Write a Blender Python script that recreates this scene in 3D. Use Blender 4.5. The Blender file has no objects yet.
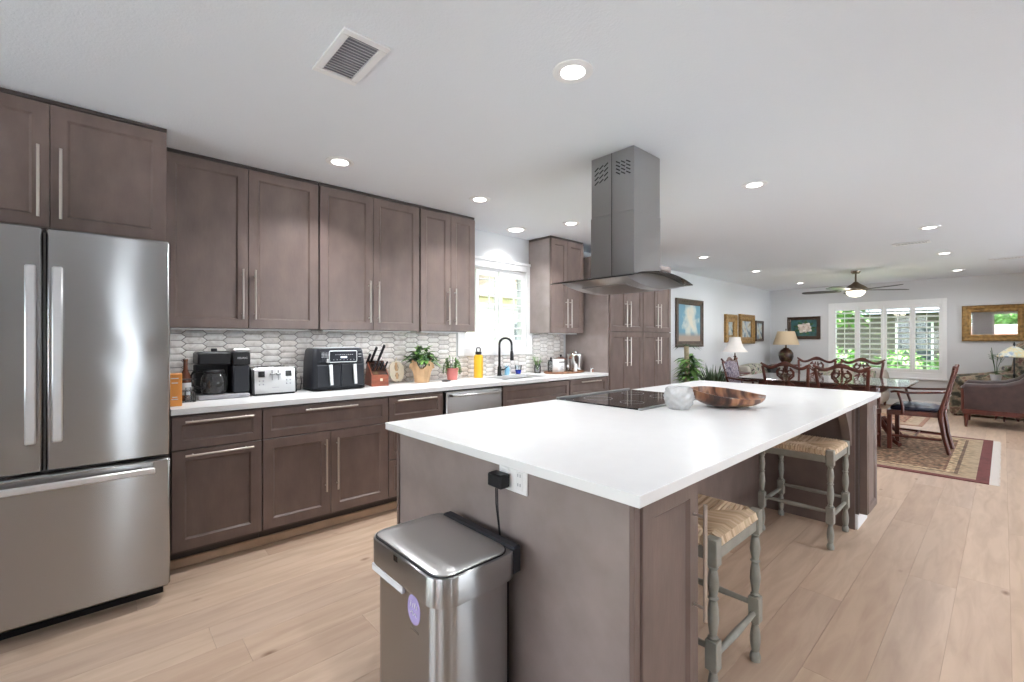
import bpy, math, random
from mathutils import Vector, Matrix
from math import sin, cos, pi, radians as R
random.seed(7)
S = bpy.context.scene
COL = S.collection
# ------------------------------------------------------------------ camera
cam = bpy.data.cameras.new('camera'); co = bpy.data.objects.new('camera', cam); COL.objects.link(co)
co.location = (3.718, 0, 1.299); co.rotation_euler = (R(90), 0, R(47.525))
cam.sensor_width = 36; cam.sensor_fit = 'HORIZONTAL'
cam.lens = 450.16 / 1024 * 36
cam.shift_y = (341 - 339.57) / 1024 * -1
cam.clip_start = 0.02; cam.clip_end = 200
S.camera = co
# ------------------------------------------------------------------ view, world, sun
vs = S.view_settings
vs.view_transform = 'Standard'; vs.look = 'None'; vs.gamma = 1; vs.exposure = 0.32
vs.use_curve_mapping = False
S.display_settings.display_device = 'sRGB'
S.cycles.use_denoising = True
S.cycles.max_bounces = 10; S.cycles.diffuse_bounces = 6; S.cycles.glossy_bounces = 5
S.cycles.transparent_max_bounces = 16; S.cycles.sample_clamp_indirect = 6
S.cycles.caustics_reflective = False; S.cycles.caustics_refractive = False
W = bpy.data.worlds.new('sky'); S.world = W; W.use_nodes = True
wn = W.node_tree.nodes; wl = W.node_tree.links
bg = wn['Background']
tc = wn.new('ShaderNodeTexCoord'); sx = wn.new('ShaderNodeSeparateXYZ'); rp = wn.new('ShaderNodeValToRGB')
wl.new(tc.outputs['Generated'], sx.inputs[0]); wl.new(sx.outputs['Z'], rp.inputs[0]); wl.new(rp.outputs[0], bg.inputs[0])
rp.color_ramp.elements[0].position = 0.0; rp.color_ramp.elements[0].color = (0.92, 0.95, 1, 1)
rp.color_ramp.elements[1].position = 0.9; rp.color_ramp.elements[1].color = (0.62, 0.76, 1, 1)
SKY = 6.0
bg.inputs[1].default_value = SKY
sun = bpy.data.lights.new('sun', 'SUN'); so = bpy.data.objects.new('sun', sun); COL.objects.link(so)
sun.energy = 40.0; sun.angle = R(0.6); sun.color = (1, 0.99, 0.97)
so.rotation_euler = Vector((-0.33, 0.04, -1.0)).to_track_quat('-Z', 'Y').to_euler(); so.location = (9, 4, 9)
LAMP_W = 5.6
LAMP_COL = (0.97, 0.985, 1.0)

# ------------------------------------------------------------------ mesh helpers
class MB:
    def __init__(s): s.v = []; s.f = []; s.mi = []
    def add(s, vs, fs, M=None, mi=0):
        b = len(s.v)
        if M is not None: vs = [M @ Vector(p) for p in vs]
        s.v += [tuple(p) for p in vs]
        s.f += [tuple(i + b for i in f) for f in fs]; s.mi += [mi] * len(fs)
        return s
    def box(s, x0, x1, y0, y1, z0, z1, bev=0.0, M=None, mi=0):
        x0, x1 = min(x0, x1), max(x0, x1); y0, y1 = min(y0, y1), max(y0, y1); z0, z1 = min(z0, z1), max(z0, z1)
        if bev <= 0:
            vs = [(x, y, z) for x in (x0, x1) for y in (y0, y1) for z in (z0, z1)]
            fs = [(0, 1, 3, 2), (4, 6, 7, 5), (0, 4, 5, 1), (2, 3, 7, 6), (0, 2, 6, 4), (1, 5, 7, 3)]
            return s.add(vs, fs, M, mi)
        b = min(bev, (x1 - x0) * .49, (y1 - y0) * .49, (z1 - z0) * .49)
        vs = []; ix = {}
        for a, X in enumerate((x0, x1)):
            for c, Y in enumerate((y0, y1)):
                for d, Z in enumerate((z0, z1)):
                    gx = b if a == 0 else -b; gy = b if c == 0 else -b; gz = b if d == 0 else -b
                    ix[a, c, d, 0] = len(vs); vs.append((X, Y + gy, Z + gz))
                    ix[a, c, d, 1] = len(vs); vs.append((X + gx, Y, Z + gz))
                    ix[a, c, d, 2] = len(vs); vs.append((X + gx, Y + gy, Z))
        fs = []
        for a in (0, 1):
            fs.append([ix[a, 0, 0, 0], ix[a, 1, 0, 0], ix[a, 1, 1, 0], ix[a, 0, 1, 0]])
            fs.append([ix[0, a, 0, 1], ix[1, a, 0, 1], ix[1, a, 1, 1], ix[0, a, 1, 1]])
            fs.append([ix[0, 0, a, 2], ix[1, 0, a, 2], ix[1, 1, a, 2], ix[0, 1, a, 2]])
        for a in (0, 1):
            for c in (0, 1):
                fs.append([ix[a, c, 0, 0], ix[a, c, 1, 0], ix[a, c, 1, 1], ix[a, c, 0, 1]])
                fs.append([ix[a, 0, c, 0], ix[a, 1, c, 0], ix[a, 1, c, 2], ix[a, 0, c, 2]])
                fs.append([ix[0, a, c, 1], ix[1, a, c, 1], ix[1, a, c, 2], ix[0, a, c, 2]])
                for d in (0, 1): fs.append([ix[a, c, d, 0], ix[a, c, d, 1], ix[a, c, d, 2]])
        cen = Vector(((x0 + x1) / 2, (y0 + y1) / 2, (z0 + z1) / 2)); out = []
        for f in fs:
            p = [Vector(vs[i]) for i in f]; n = (p[1] - p[0]).cross(p[2] - p[0])
            m = sum(p, Vector()) / len(p)
            out.append(tuple(f) if n.dot(m - cen) > 0 else tuple(reversed(f)))
        return s.add(vs, out, M, mi)
    def rings(s, rings, cap0=True, cap1=True, closed=True, M=None, mi=0):
        n = len(rings[0]); vs = [p for r in rings for p in r]; fs = []
        for k in range(len(rings) - 1):
            for i in range(n if closed else n - 1):
                j = (i + 1) % n
                fs.append((k * n + i, k * n + j, (k + 1) * n + j, (k + 1) * n + i))
        if cap0: fs.append(tuple(reversed(range(n))))
        if cap1: fs.append(tuple((len(rings) - 1) * n + i for i in range(n)))
        return s.add(vs, fs, M, mi)
    def lathe(s, prof, n=24, c=(0, 0, 0), M=None, mi=0, cap0=True, cap1=True):
        rg = [[(c[0] + max(r, 1e-4) * cos(2 * pi * i / n), c[1] + max(r, 1e-4) * sin(2 * pi * i / n), c[2] + z) for i in range(n)] for r, z in prof]
        return s.rings(rg, cap0, cap1, True, M, mi)
    def tube(s, pts, r, n=8, closed=False, nrm=None, rb=None, M=None, mi=0):
        pts = [Vector(p) for p in pts]; N = len(pts); rg = []; prev = None
        for i, p in enumerate(pts):
            if closed: t = pts[(i + 1) % N] - pts[i - 1]
            else: t = pts[min(i + 1, N - 1)] - pts[max(i - 1, 0)]
            t = t.normalized() if t.length > 1e-9 else Vector((0, 0, 1))
            if nrm is not None:
                w = Vector(nrm); w = (w - t * w.dot(t)).normalized(); u = t.cross(w)
            else:
                if prev is None:
                    a = Vector((0, 0, 1)) if abs(t.z) < .9 else Vector((1, 0, 0)); u = t.cross(a).normalized()
                else: u = (prev - t * prev.dot(t)).normalized()
                w = t.cross(u); prev = u
            rr = r[i] if isinstance(r, (list, tuple)) else r
            r2 = rr if rb is None else (rb[i] if isinstance(rb, (list, tuple)) else rb)
            rg.append([tuple(p + u * (rr * cos(2 * pi * k / n + pi / n)) + w * (r2 * sin(2 * pi * k / n + pi / n))) for k in range(n)])
        if closed: rg.append(rg[0])
        return s.rings(rg, not closed, not closed, True, M, mi)
    def prism(s, poly, a0, a1, axis='z', M=None, mi=0):
        def mk(u, v, w): return {'z': (u, v, w), 'x': (w, u, v), 'y': (u, w, v)}[axis]
        n = len(poly); vs = [mk(u, v, a0) for u, v in poly] + [mk(u, v, a1) for u, v in poly]
        fs = [tuple(range(n)), tuple(range(n, 2 * n))] + [(i, (i + 1) % n, n + (i + 1) % n, n + i) for i in range(n)]
        return s.add(vs, fs, M, mi)
    def ball(s, c, rx, ry=None, rz=None, n=14, m=8, M=None, mi=0):
        ry = ry or rx; rz = rz or rx
        rg = []
        for k in range(m + 1):
            a = -pi / 2 + pi * k / m; q = max(cos(a), 1e-3)
            rg.append([(c[0] + rx * q * cos(2 * pi * i / n), c[1] + ry * q * sin(2 * pi * i / n), c[2] + rz * sin(a)) for i in range(n)])
        return s.rings(rg, True, True, True, M, mi)
    def leaf(s, p, d, L, w, up=(0, 0, 1), droop=.3, mi=0):
        p = Vector(p); d = Vector(d).normalized(); up = Vector(up)
        sd = d.cross(up); sd = sd.normalized() if sd.length > 1e-4 else Vector((1, 0, 0)); n = sd.cross(d)
        vs = []; prof = [(0, .12), (.3, .85), (.6, .9), (.85, .45), (1, .03)]
        for t, q in prof:
            c = p + d * (L * t) - Vector((0, 0, 1)) * (droop * L * t * t)
            vs += [c - sd * (w * q / 2) + n * (w * q * .18), c, c + sd * (w * q / 2) + n * (w * q * .18)]
        fs = []
        for k in range(len(prof) - 1):
            for j in (0, 1): fs.append((k * 3 + j, k * 3 + j + 1, k * 3 + j + 4, k * 3 + j + 3))
        return s.add(vs, fs, None, mi)

def link(o, parent=None):
    COL.objects.link(o)
    if parent is not None: o.parent = parent
    return o
def obj(name, mb, mats, parent=None, loc=None, rotz=0, ang=38, label=None, flat=False):
    me = bpy.data.meshes.new(name); me.from_pydata(mb.v, [], mb.f)
    mats = mats if isinstance(mats, (list, tuple)) else [mats]
    for m in mats: me.materials.append(m)
    if len(mats) > 1: me.polygons.foreach_set('material_index', mb.mi)
    import bmesh
    bm = bmesh.new(); bm.from_mesh(me); bmesh.ops.recalc_face_normals(bm, faces=bm.faces); bm.to_mesh(me); bm.free()
    if not flat:
        me.polygons.foreach_set('use_smooth', [True] * len(me.polygons)); me.set_sharp_from_angle(angle=R(ang))
    o = bpy.data.objects.new(name, me); link(o, parent)
    if loc is not None: o.location = loc
    o.rotation_euler.z = rotz
    if label: o['label'] = label
    return o
def tag(o, label, cat, group=None, kind=None):
    o['label'] = label; o['category'] = cat
    if group: o['group'] = group
    if kind: o['kind'] = kind
    return o
def thing(name, label, cat, loc=(0, 0, 0), rotz=0, group=None):
    o = bpy.data.objects.new(name, None); link(o); o.location = loc; o.rotation_euler.z = rotz; o.empty_display_size = .1
    return tag(o, label, cat, group)
def struct(o): o['kind'] = 'structure'; return o
def sroot(name, loc=(0, 0, 0)):
    o = bpy.data.objects.new(name, None); link(o); o.location = loc; o['kind'] = 'structure'; return o
def dup(o, loc, rotz=None, label=None, group=None):
    def cp(a, par):
        c = a.copy(); link(c, par)
        for ch in a.children: cp(ch, c)
        return c
    c = cp(o, None); c.location = loc
    if rotz is not None: c.rotation_euler.z = rotz
    if label: c['label'] = label
    if group: c['group'] = group
    return c
def rrect(w, d, r, n=5, cx=0, cy=0):
    pts = []
    for qx, qy, a0 in ((1, -1, -90), (1, 1, 0), (-1, 1, 90), (-1, -1, 180)):
        for k in range(n + 1):
            a = R(a0 + 90 * k / n); pts.append((cx + qx * (w / 2 - r) + r * cos(a), cy + qy * (d / 2 - r) + r * sin(a)))
    return pts
def text_mesh(name, body, size, mat_, parent, M, depth=.0006, align='CENTER'):
    c = bpy.data.curves.new(name, 'FONT'); c.body = body; c.size = size; c.extrude = depth; c.align_x = align; c.align_y = 'CENTER'
    t = bpy.data.objects.new(name + '_tmp', c); COL.objects.link(t)
    dg = bpy.context.evaluated_depsgraph_get(); me = bpy.data.meshes.new_from_object(t.evaluated_get(dg))
    bpy.data.objects.remove(t); bpy.data.curves.remove(c)
    me.transform(M); me.materials.clear(); me.materials.append(mat_)
    o = bpy.data.objects.new(name, me); return link(o, parent)
# text lying in a plane facing +X (reads left to right along +Y)
def MX(x, y, z): return Matrix.Translation((x, y, z)) @ Matrix.Rotation(R(90), 4, 'Z') @ Matrix.Rotation(R(90), 4, 'X')

# ------------------------------------------------------------------ materials
def nodes(m): return m.node_tree.nodes, m.node_tree.links
def pbr(name, col, rough=.5, metal=0.0, spec=.5, noise=None, bump=None, coat=0, emit=None, sheen=0, ramp=None, sss=0):
    """noise=(scale, amount, stretch xyz, detail); bump=(scale, distance, stretch); ramp overrides the two noise colours"""
    m = bpy.data.materials.new(name); m.use_nodes = True; n, l = nodes(m); b = n['Principled BSDF']
    b.inputs['Base Color'].default_value = (*col, 1); b.inputs['Roughness'].default_value = rough
    b.inputs['Metallic'].default_value = metal; b.inputs['Specular IOR Level'].default_value = spec
    b.inputs['Coat Weight'].default_value = coat; b.inputs['Coat Roughness'].default_value = .08
    b.inputs['Sheen Weight'].default_value = sheen
    if emit: b.inputs['Emission Color'].default_value = (*emit[0], 1); b.inputs['Emission Strength'].default_value = emit[1]
    def tex(scale, stretch, detail=4):
        t = n.new('ShaderNodeTexCoord'); mp = n.new('ShaderNodeMapping'); mp.inputs['Scale'].default_value = stretch
        x = n.new('ShaderNodeTexNoise'); x.inputs['Scale'].default_value = scale; x.inputs['Detail'].default_value = detail
        l.new(t.outputs['Object'], mp.inputs[0]); l.new(mp.outputs[0], x.inputs['Vector']); return x
    if noise:
        x = tex(noise[0], noise[2] if len(noise) > 2 else (1, 1, 1), noise[3] if len(noise) > 3 else 4)
        r = n.new('ShaderNodeValToRGB'); a = noise[1]
        if ramp:
            r.color_ramp.elements[0].color = (*ramp[0][1], 1); r.color_ramp.elements[0].position = ramp[0][0]
            r.color_ramp.elements[1].color = (*ramp[-1][1], 1); r.color_ramp.elements[1].position = ramp[-1][0]
            for p_, c_ in ramp[1:-1]:
                e = r.color_ramp.elements.new(p_); e.color = (*c_, 1)
        else:
            r.color_ramp.elements[0].position = .3; r.color_ramp.elements[1].position = .7
            r.color_ramp.elements[0].color = (*[c * (1 - a) for c in col], 1); r.color_ramp.elements[1].color = (*[min(1, c * (1 + a)) for c in col], 1)
        l.new(x.outputs['Fac'], r.inputs[0]); l.new(r.outputs[0], b.inputs['Base Color'])
    if bump:
        x = tex(bump[0], bump[2] if len(bump) > 2 else (1, 1, 1), 2)
        bp = n.new('ShaderNodeBump'); bp.inputs['Distance'].default_value = bump[1]; bp.inputs['Strength'].default_value = 1
        l.new(x.outputs['Fac'], bp.inputs['Height']); l.new(bp.outputs[0], b.inputs['Normal'])
    return m
def glass(name, tint=(.97, .985, .98), ior=1.45, rough=0.0, haze=0.0, bump=None):
    m = bpy.data.materials.new(name); m.use_nodes = True; n, l = nodes(m); n.remove(n['Principled BSDF'])
    out = n['Material Output']; tr = n.new('ShaderNodeBsdfTransparent'); tr.inputs[0].default_value = (*tint, 1)
    gl = n.new('ShaderNodeBsdfGlossy'); gl.inputs['Roughness'].default_value = rough
    fr = n.new('ShaderNodeFresnel'); fr.inputs[0].default_value = ior
    mx = n.new('ShaderNodeMixShader'); l.new(fr.outputs[0], mx.inputs[0]); l.new(tr.outputs[0], mx.inputs[1]); l.new(gl.outputs[0], mx.inputs[2])
    if bump:
        v = n.new('ShaderNodeTexVoronoi'); v.inputs['Scale'].default_value = bump[0]; t = n.new('ShaderNodeTexCoord')
        l.new(t.outputs['Object'], v.inputs['Vector']); bp = n.new('ShaderNodeBump'); bp.inputs['Distance'].default_value = bump[1]
        l.new(v.outputs['Distance'], bp.inputs['Height'])
        l.new(bp.outputs[0], gl.inputs['Normal']); l.new(bp.outputs[0], fr.inputs['Normal'])
    last = mx
    if haze > 0:
        df = n.new('ShaderNodeBsdfDiffuse'); df.inputs[0].default_value = (.9, .9, .9, 1)
        m2 = n.new('ShaderNodeMixShader'); m2.inputs[0].default_value = haze
        l.new(mx.outputs[0], m2.inputs[1]); l.new(df.outputs[0], m2.inputs[2]); last = m2
    l.new(last.outputs[0], out.inputs[0]); return m
def rand_island(m, base, amt, sat=None, grain=None):
    """tint each loose piece of a mesh with its own tone (planks, tiles, louvres)"""
    n, l = nodes(m); b = n['Principled BSDF']; g = n.new('ShaderNodeNewGeometry'); r = n.new('ShaderNodeValToRGB')
    els = r.color_ramp.elements
    els[0].color = (*base[0], 1); els[1].color = (*base[-1], 1)
    for i, c in enumerate(base[1:-1]):
        e = els.new((i + 1) / (len(base) - 1)); e.color = (*c, 1)
    l.new(g.outputs['Random Per Island'], r.inputs[0])
    return n, l, b, g, r

M = {}
M['wall'] = pbr('wall_paint', (.65, .655, .665), .6, bump=(180, .0006))
M['ceil'] = pbr('ceiling_paint', (.80, .83, .865), .75, bump=(110, .0012))
M['white'] = pbr('white_trim_paint', (.85, .85, .85), .4)
M['wood'] = pbr('stained_maple', (.158, .113, .098), .36, spec=.45, noise=(6.5, .15, (1, 1.6, .8), 10), bump=(30, .0005, (1, 3, .6)))
M['wood_lit'] = pbr('stained_maple_lit', (.265, .218, .205), .34, spec=.5, noise=(7, .13, (1, 1.4, 1), 10), bump=(34, .0005, (1, 2, 1)))  # same maple made paler: light falling on exposed panels painted into the colour
M['wood_in'] = pbr('cabinet_carcass', (.085, .062, .055), .5)
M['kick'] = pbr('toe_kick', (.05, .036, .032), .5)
M['oak_trim'] = pbr('oak_trim', (.50, .36, .25), .45, noise=(8, .12, (6, 1, 1)))
M['quartz'] = pbr('white_quartz', (.83, .83, .83), .27, noise=(14, .012))
def brushed(name, col, rough, bump=None):
    m = pbr(name, col, rough, 1.0, bump=bump); n, l = nodes(m); b = n['Principled BSDF']
    b.inputs['Anisotropic'].default_value = 1.0; b.inputs['Anisotropic Rotation'].default_value = .25
    tg = n.new('ShaderNodeTangent'); tg.direction_type = 'RADIAL'; tg.axis = 'Z'; l.new(tg.outputs[0], b.inputs['Tangent']); return m
M['steel'] = brushed('brushed_steel', (.43, .43, .43), .20, bump=(1.8, .0050, (1, .9, .9)))
M['steel_lid'] = pbr('satin_steel_lid', (.56, .56, .56), .3, 1.0)
M['steel_s'] = brushed('satin_steel', (.45, .45, .45), .30)
M['steel_d'] = pbr('dark_steel', (.30, .30, .30), .33, 1.0)
M['nickel'] = pbr('brushed_nickel', (.60, .545, .50), .3, .95)
M['alu'] = pbr('pale_aluminium', (.80, .80, .81), .33, .75)
M['chrome'] = pbr('chrome', (.8, .8, .8), .08, 1.0)
M['black'] = pbr('black_plastic', (.010, .010, .012), .42, spec=.3)
M['black_m'] = pbr('matt_black_metal', (.018, .018, .019), .38, .4)
M['char'] = pbr('charcoal_plastic', (.020, .022, .028), .42, spec=.3)
M['navy_pl'] = pbr('dark_navy_panel', (.012, .014, .022), .4, spec=.3)
M['grey_pl'] = pbr('grey_plastic', (.30, .30, .32), .35)
M['bglass'] = pbr('black_glass', (.008, .008, .009), .05, spec=.35)
M['slot'] = pbr('black_slot', (.01, .01, .01), .7)
M['lens'] = pbr('lamp_lens', (.9, .9, .88), .5, emit=((1, .97, .92), 9))
M['fanlens'] = pbr('fan_bowl', (.9, .88, .82), .5, emit=((1, .9, .74), 4.5))
M['display'] = pbr('lit_display', (.7, .75, .8), .3, emit=((.8, .88, 1), 1.2))
M['print'] = pbr('pale_print', (.75, .76, .78), .5)
M['glass'] = glass('window_glass')
M['hoodglass'] = glass('hood_glass', (.62, .66, .66), 1.5)
M['crystal'] = glass('crystal', (.99, .99, .99), 1.32, .02, .30, (60, .004))
M['clear'] = glass('clear_glass', (.88, .91, .92), 1.5, .02, .05)
M['smoke'] = glass('smoked_glass', (.55, .55, .56), 1.5, .02, .02)
M['grout'] = pbr('grout', (.22, .19, .175), .8)
M['tile'] = pbr('marble_tile', (.6, .57, .54), .36, spec=.4)
n, l, b, g, r = rand_island(M['tile'], [(.78, .745, .72), (.88, .85, .82), (.70, .665, .635), (.88, .86, .84), (.82, .77, .73), (.75, .73, .71)], 0)
t = n.new('ShaderNodeTexCoord'); x = n.new('ShaderNodeTexNoise'); x.inputs['Scale'].default_value = 18; x.inputs['Detail'].default_value = 7; x.inputs['Distortion'].default_value = 1.2
l.new(t.outputs['Object'], x.inputs['Vector']); mx = n.new('ShaderNodeMix'); mx.data_type = 'RGBA'; mx.blend_type = 'MULTIPLY'; mx.inputs[0].default_value = 1
r2 = n.new('ShaderNodeValToRGB'); r2.color_ramp.elements[0].position = .32; r2.color_ramp.elements[0].color = (.78, .75, .73, 1); r2.color_ramp.elements[1].position = .52; r2.color_ramp.elements[1].color = (1, 1, 1, 1)
l.new(x.outputs['Fac'], r2.inputs[0]); l.new(r.outputs[0], mx.inputs[6]); l.new(r2.outputs[0], mx.inputs[7]); l.new(mx.outputs[2], b.inputs['Base Color'])
# oak floor: every plank an island with its own tone, grain and knots
M['floor'] = pbr('oak_planks', (.5, .4, .3), .46, spec=.34)
n, l, b, g, r = rand_island(M['floor'], [(.535, .388, .285), (.575, .43, .32), (.47, .335, .245), (.55, .405, .30), (.50, .37, .28), (.585, .44, .33)], 0)
t = n.new('ShaderNodeTexCoord'); mp = n.new('ShaderNodeMapping'); mp.inputs['Scale'].default_value = (7, .9, 1)
cb = n.new('ShaderNodeCombineXYZ'); mu = n.new('ShaderNodeMath'); mu.operation = 'MULTIPLY'; mu.inputs[1].default_value = 40
l.new(g.outputs['Random Per Island'], mu.inputs[0]); l.new(mu.outputs[0], cb.inputs[1]); l.new(mu.outputs[0], cb.inputs[2])
l.new(t.outputs['Object'], mp.inputs[0]); l.new(cb.outputs[0], mp.inputs['Location'])
gr = n.new('ShaderNodeTexNoise'); gr.inputs['Scale'].default_value = 2.6; gr.inputs['Detail'].default_value = 9; gr.inputs['Distortion'].default_value = .6
l.new(mp.outputs[0], gr.inputs['Vector'])
gra = n.new('ShaderNodeValToRGB'); gra.color_ramp.elements[0].position = .28; gra.color_ramp.elements[0].color = (.84, .80, .77, 1); gra.color_ramp.elements[1].position = .62; gra.color_ramp.elements[1].color = (1.04, 1.03, 1.02, 1)
l.new(gr.outputs['Fac'], gra.inputs[0])
mp2 = n.new('ShaderNodeMapping'); mp2.inputs['Scale'].default_value = (4.2, 2.2, 1); l.new(t.outputs['Object'], mp2.inputs[0]); l.new(cb.outputs[0], mp2.inputs['Location'])
vo = n.new('ShaderNodeTexVoronoi'); vo.inputs['Scale'].default_value = 1.0; l.new(mp2.outputs[0], vo.inputs['Vector'])
kn = n.new('ShaderNodeValToRGB'); kn.color_ramp.elements[0].position = .022; kn.color_ramp.elements[0].color = (.42, .33, .27, 1); kn.color_ramp.elements[1].position = .085; kn.color_ramp.elements[1].color = (1, 1, 1, 1)
l.new(vo.outputs['Distance'], kn.inputs[0])
m1 = n.new('ShaderNodeMix'); m1.data_type = 'RGBA'; m1.blend_type = 'MULTIPLY'; m1.inputs[0].default_value = 1
m2 = n.new('ShaderNodeMix'); m2.data_type = 'RGBA'; m2.blend_type = 'MULTIPLY'; m2.inputs[0].default_value = 1
l.new(r.outputs[0], m1.inputs[6]); l.new(gra.outputs[0], m1.inputs[7]); l.new(m1.outputs[2], m2.inputs[6]); l.new(kn.outputs[0], m2.inputs[7]); l.new(m2.outputs[2], b.inputs['Base Color'])
M['gap'] = pbr('plank_gap', (.30, .21, .145), .8)
M['stool'] = pbr('sage_grey_paint', (.26, .25, .215), .45, noise=(14, .14))
M['rush'] = pbr('woven_rush', (.5, .36, .2), .7)
n, l, b, g, r = rand_island(M['rush'], [(.40, .27, .165), (.60, .44, .29), (.72, .56, .40), (.52, .38, .25), (.66, .50, .35)], 0); l.new(r.outputs[0], b.inputs['Base Color'])
M['mahog'] = pbr('mahogany', (.092, .025, .017), .28, spec=.38, noise=(9, .35, (1, 1, .3)), coat=.08)
M['polish'] = pbr('polished_mahogany', (.06, .02, .014), .12, spec=.7, noise=(7, .3, (.3, 1, 1)), coat=1)
M['leather_n'] = pbr('navy_leather', (.008, .012, .03), .35)
M['leather_b'] = pbr('brown_leather', (.055, .03, .028), .38, noise=(12, .25), bump=(160, .0008))
M['walnut'] = pbr('walnut_bowl', (.2, .1, .06), .28, noise=(9, .4, (1.4, .35, .35), 3), ramp=[(.36, (.03, .014, .010)), (.45, (.10, .042, .026)), (.52, (.30, .135, .07)), (.58, (.38, .19, .10)), (.66, (.10, .042, .028))])
M['kraft'] = pbr('kraft_paper', (.56, .36, .20), .75, noise=(18, .08))
M['leafa'] = pbr('deep_green_leaf', (.028, .085, .022), .45, noise=(25, .5))
M['leafb'] = pbr('light_green_leaf', (.17, .33, .08), .5, noise=(20, .4))
M['leafc'] = pbr('grassy_leaf', (.075, .125, .06), .5, noise=(20, .4))
M['pink'] = pbr('pink_glaze', (.56, .17, .15), .35)
M['yellow'] = pbr('yellow_bottle_coat', (.73, .42, .018), .38)
M['orange'] = pbr('orange_carton', (.78, .30, .055), .5)
M['redwood'] = pbr('red_cherry', (.25, .065, .03), .35, noise=(10, .3, (1, 1, 4)))
M['cream'] = pbr('cream_paint', (.72, .64, .50), .5)
M['amber'] = pbr('amber_glass', (.10, .028, .012), .12)
M['blueg'] = pbr('cobalt_glass', (.015, .035, .32), .12)
M['sblue'] = pbr('pale_blue_soap', (.22, .50, .70), .3)
M['copper'] = pbr('copper', (.45, .22, .16), .28, 1.0)
M['traywood'] = pbr('brown_tray_wood', (.26, .12, .06), .45, noise=(9, .3, (1, 4, 1)))
M['enamel'] = pbr('white_enamel', (.80, .80, .80), .3)
M['gold'] = pbr('aged_gilt', (.27, .155, .05), .42, .45, noise=(22, .4), bump=(60, .004))
M['darkframe'] = pbr('dark_gilt_frame', (.055, .030, .018), .4, .2, noise=(20, .4), bump=(50, .003))
M['mirror'] = pbr('mirror_silver', (.92, .92, .92), .02, 1.0)
M['shade_w'] = pbr('ivory_shade', (.78, .72, .67), .8)
M['shade_t'] = pbr('tan_shade', (.54, .42, .28), .8)
M['vase_d'] = pbr('dark_bronze_glaze', (.055, .045, .03), .22, noise=(9, .6), ramp=[(.35, (.018, .014, .012)), (.55, (.075, .03, .02)), (.7, (.13, .13, .05))])
M['sofa'] = pbr('oatmeal_upholstery', (.52, .47, .42), .85, bump=(300, .001))
M['floral'] = pbr('floral_tapestry', (.2, .17, .12), .85, noise=(11, .5, (1, 1, 1), 5), ramp=[(.36, (.045, .045, .035)), (.46, (.17, .15, .10)), (.53, (.34, .27, .19)), (.58, (.20, .10, .08)), (.68, (.10, .11, .06))])
M['floralp'] = pbr('floral_pillow_cloth', (.3, .25, .2), .85, noise=(12, .5, (1, 1, 1), 4), ramp=[(.38, (.05, .05, .06)), (.47, (.45, .40, .35)), (.54, (.12, .20, .10)), (.60, (.50, .42, .38)), (.70, (.20, .07, .08))])
M['purple_cl'] = pbr('mauve_damask', (.3, .25, .3), .8, noise=(16, .5, (1, 1, 1), 4), ramp=[(.40, (.09, .075, .11)), (.5, (.34, .29, .33)), (.58, (.14, .11, .15)), (.7, (.42, .38, .40))])
M['pot_w'] = pbr('white_ceramic', (.8, .8, .8), .3)
M['basket'] = pbr('wicker', (.42, .27, .13), .7, noise=(40, .4, (1, 1, 4)))
M['cane'] = pbr('dracaena_cane', (.46, .38, .25), .7, noise=(20, .25, (1, 1, 5)))
M['stained'] = pbr('stained_glass', (.62, .60, .42), .35, noise=(14, .5, (1, 1, 1), 2), ramp=[(.36, (.25, .35, .45)), (.48, (.72, .70, .58)), (.56, (.70, .58, .28)), (.66, (.60, .66, .58))])
M['fan_d'] = pbr('dark_fan_blade', (.035, .032, .032), .4)
M['bronze'] = pbr('antique_bronze', (.16, .12, .085), .35, .8)
M['lav'] = pbr('lavender_sticker', (.40, .34, .62), .5)
# outside
M['grass'] = pbr('lawn_grass', (.13, .18, .07), .9, noise=(6, .4))
M['bush'] = pbr('hedge_leaf', (.085, .20, .035), .6, noise=(3, .5))
M['bark'] = pbr('bark', (.12, .09, .07), .9)
M['stucco'] = pbr('beige_stucco', (.70, .60, .50), .9, noise=(4, .06))
M['roof'] = pbr('grey_shingle', (.115, .13, .155), .9, noise=(9, .2, (1, 1, 5)))
M['roofb'] = pbr('brown_shingle', (.27, .20, .155), .9, noise=(9, .2, (1, 1, 5)))
M['fascia'] = pbr('grey_fascia', (.20, .19, .19), .7)
M['siding'] = pbr('greyblue_siding', (.10, .085, .08), .85, noise=(3, .05, (1, 1, 20)))
M['dkpane'] = pbr('dark_pane', (.03, .04, .05), .08)
M['brick'] = pbr('garden_brick', (.36, .17, .12), .9)
n, l = nodes(M['brick']); b = n['Principled BSDF']; bt = n.new('ShaderNodeTexBrick'); t = n.new('ShaderNodeTexCoord'); mp = n.new('ShaderNodeMapping'); mp.inputs['Rotation'].default_value = (R(90), 0, 0)
bt.inputs['Color1'].default_value = (.42, .21, .15, 1); bt.inputs['Color2'].default_value = (.32, .15, .11, 1); bt.inputs['Mortar'].default_value = (.45, .42, .38, 1)
bt.inputs['Scale'].default_value = 2.2; l.new(t.outputs['Object'], mp.inputs[0]); l.new(mp.outputs[0], bt.inputs['Vector']); l.new(bt.outputs[0], b.inputs['Base Color'])

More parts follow.
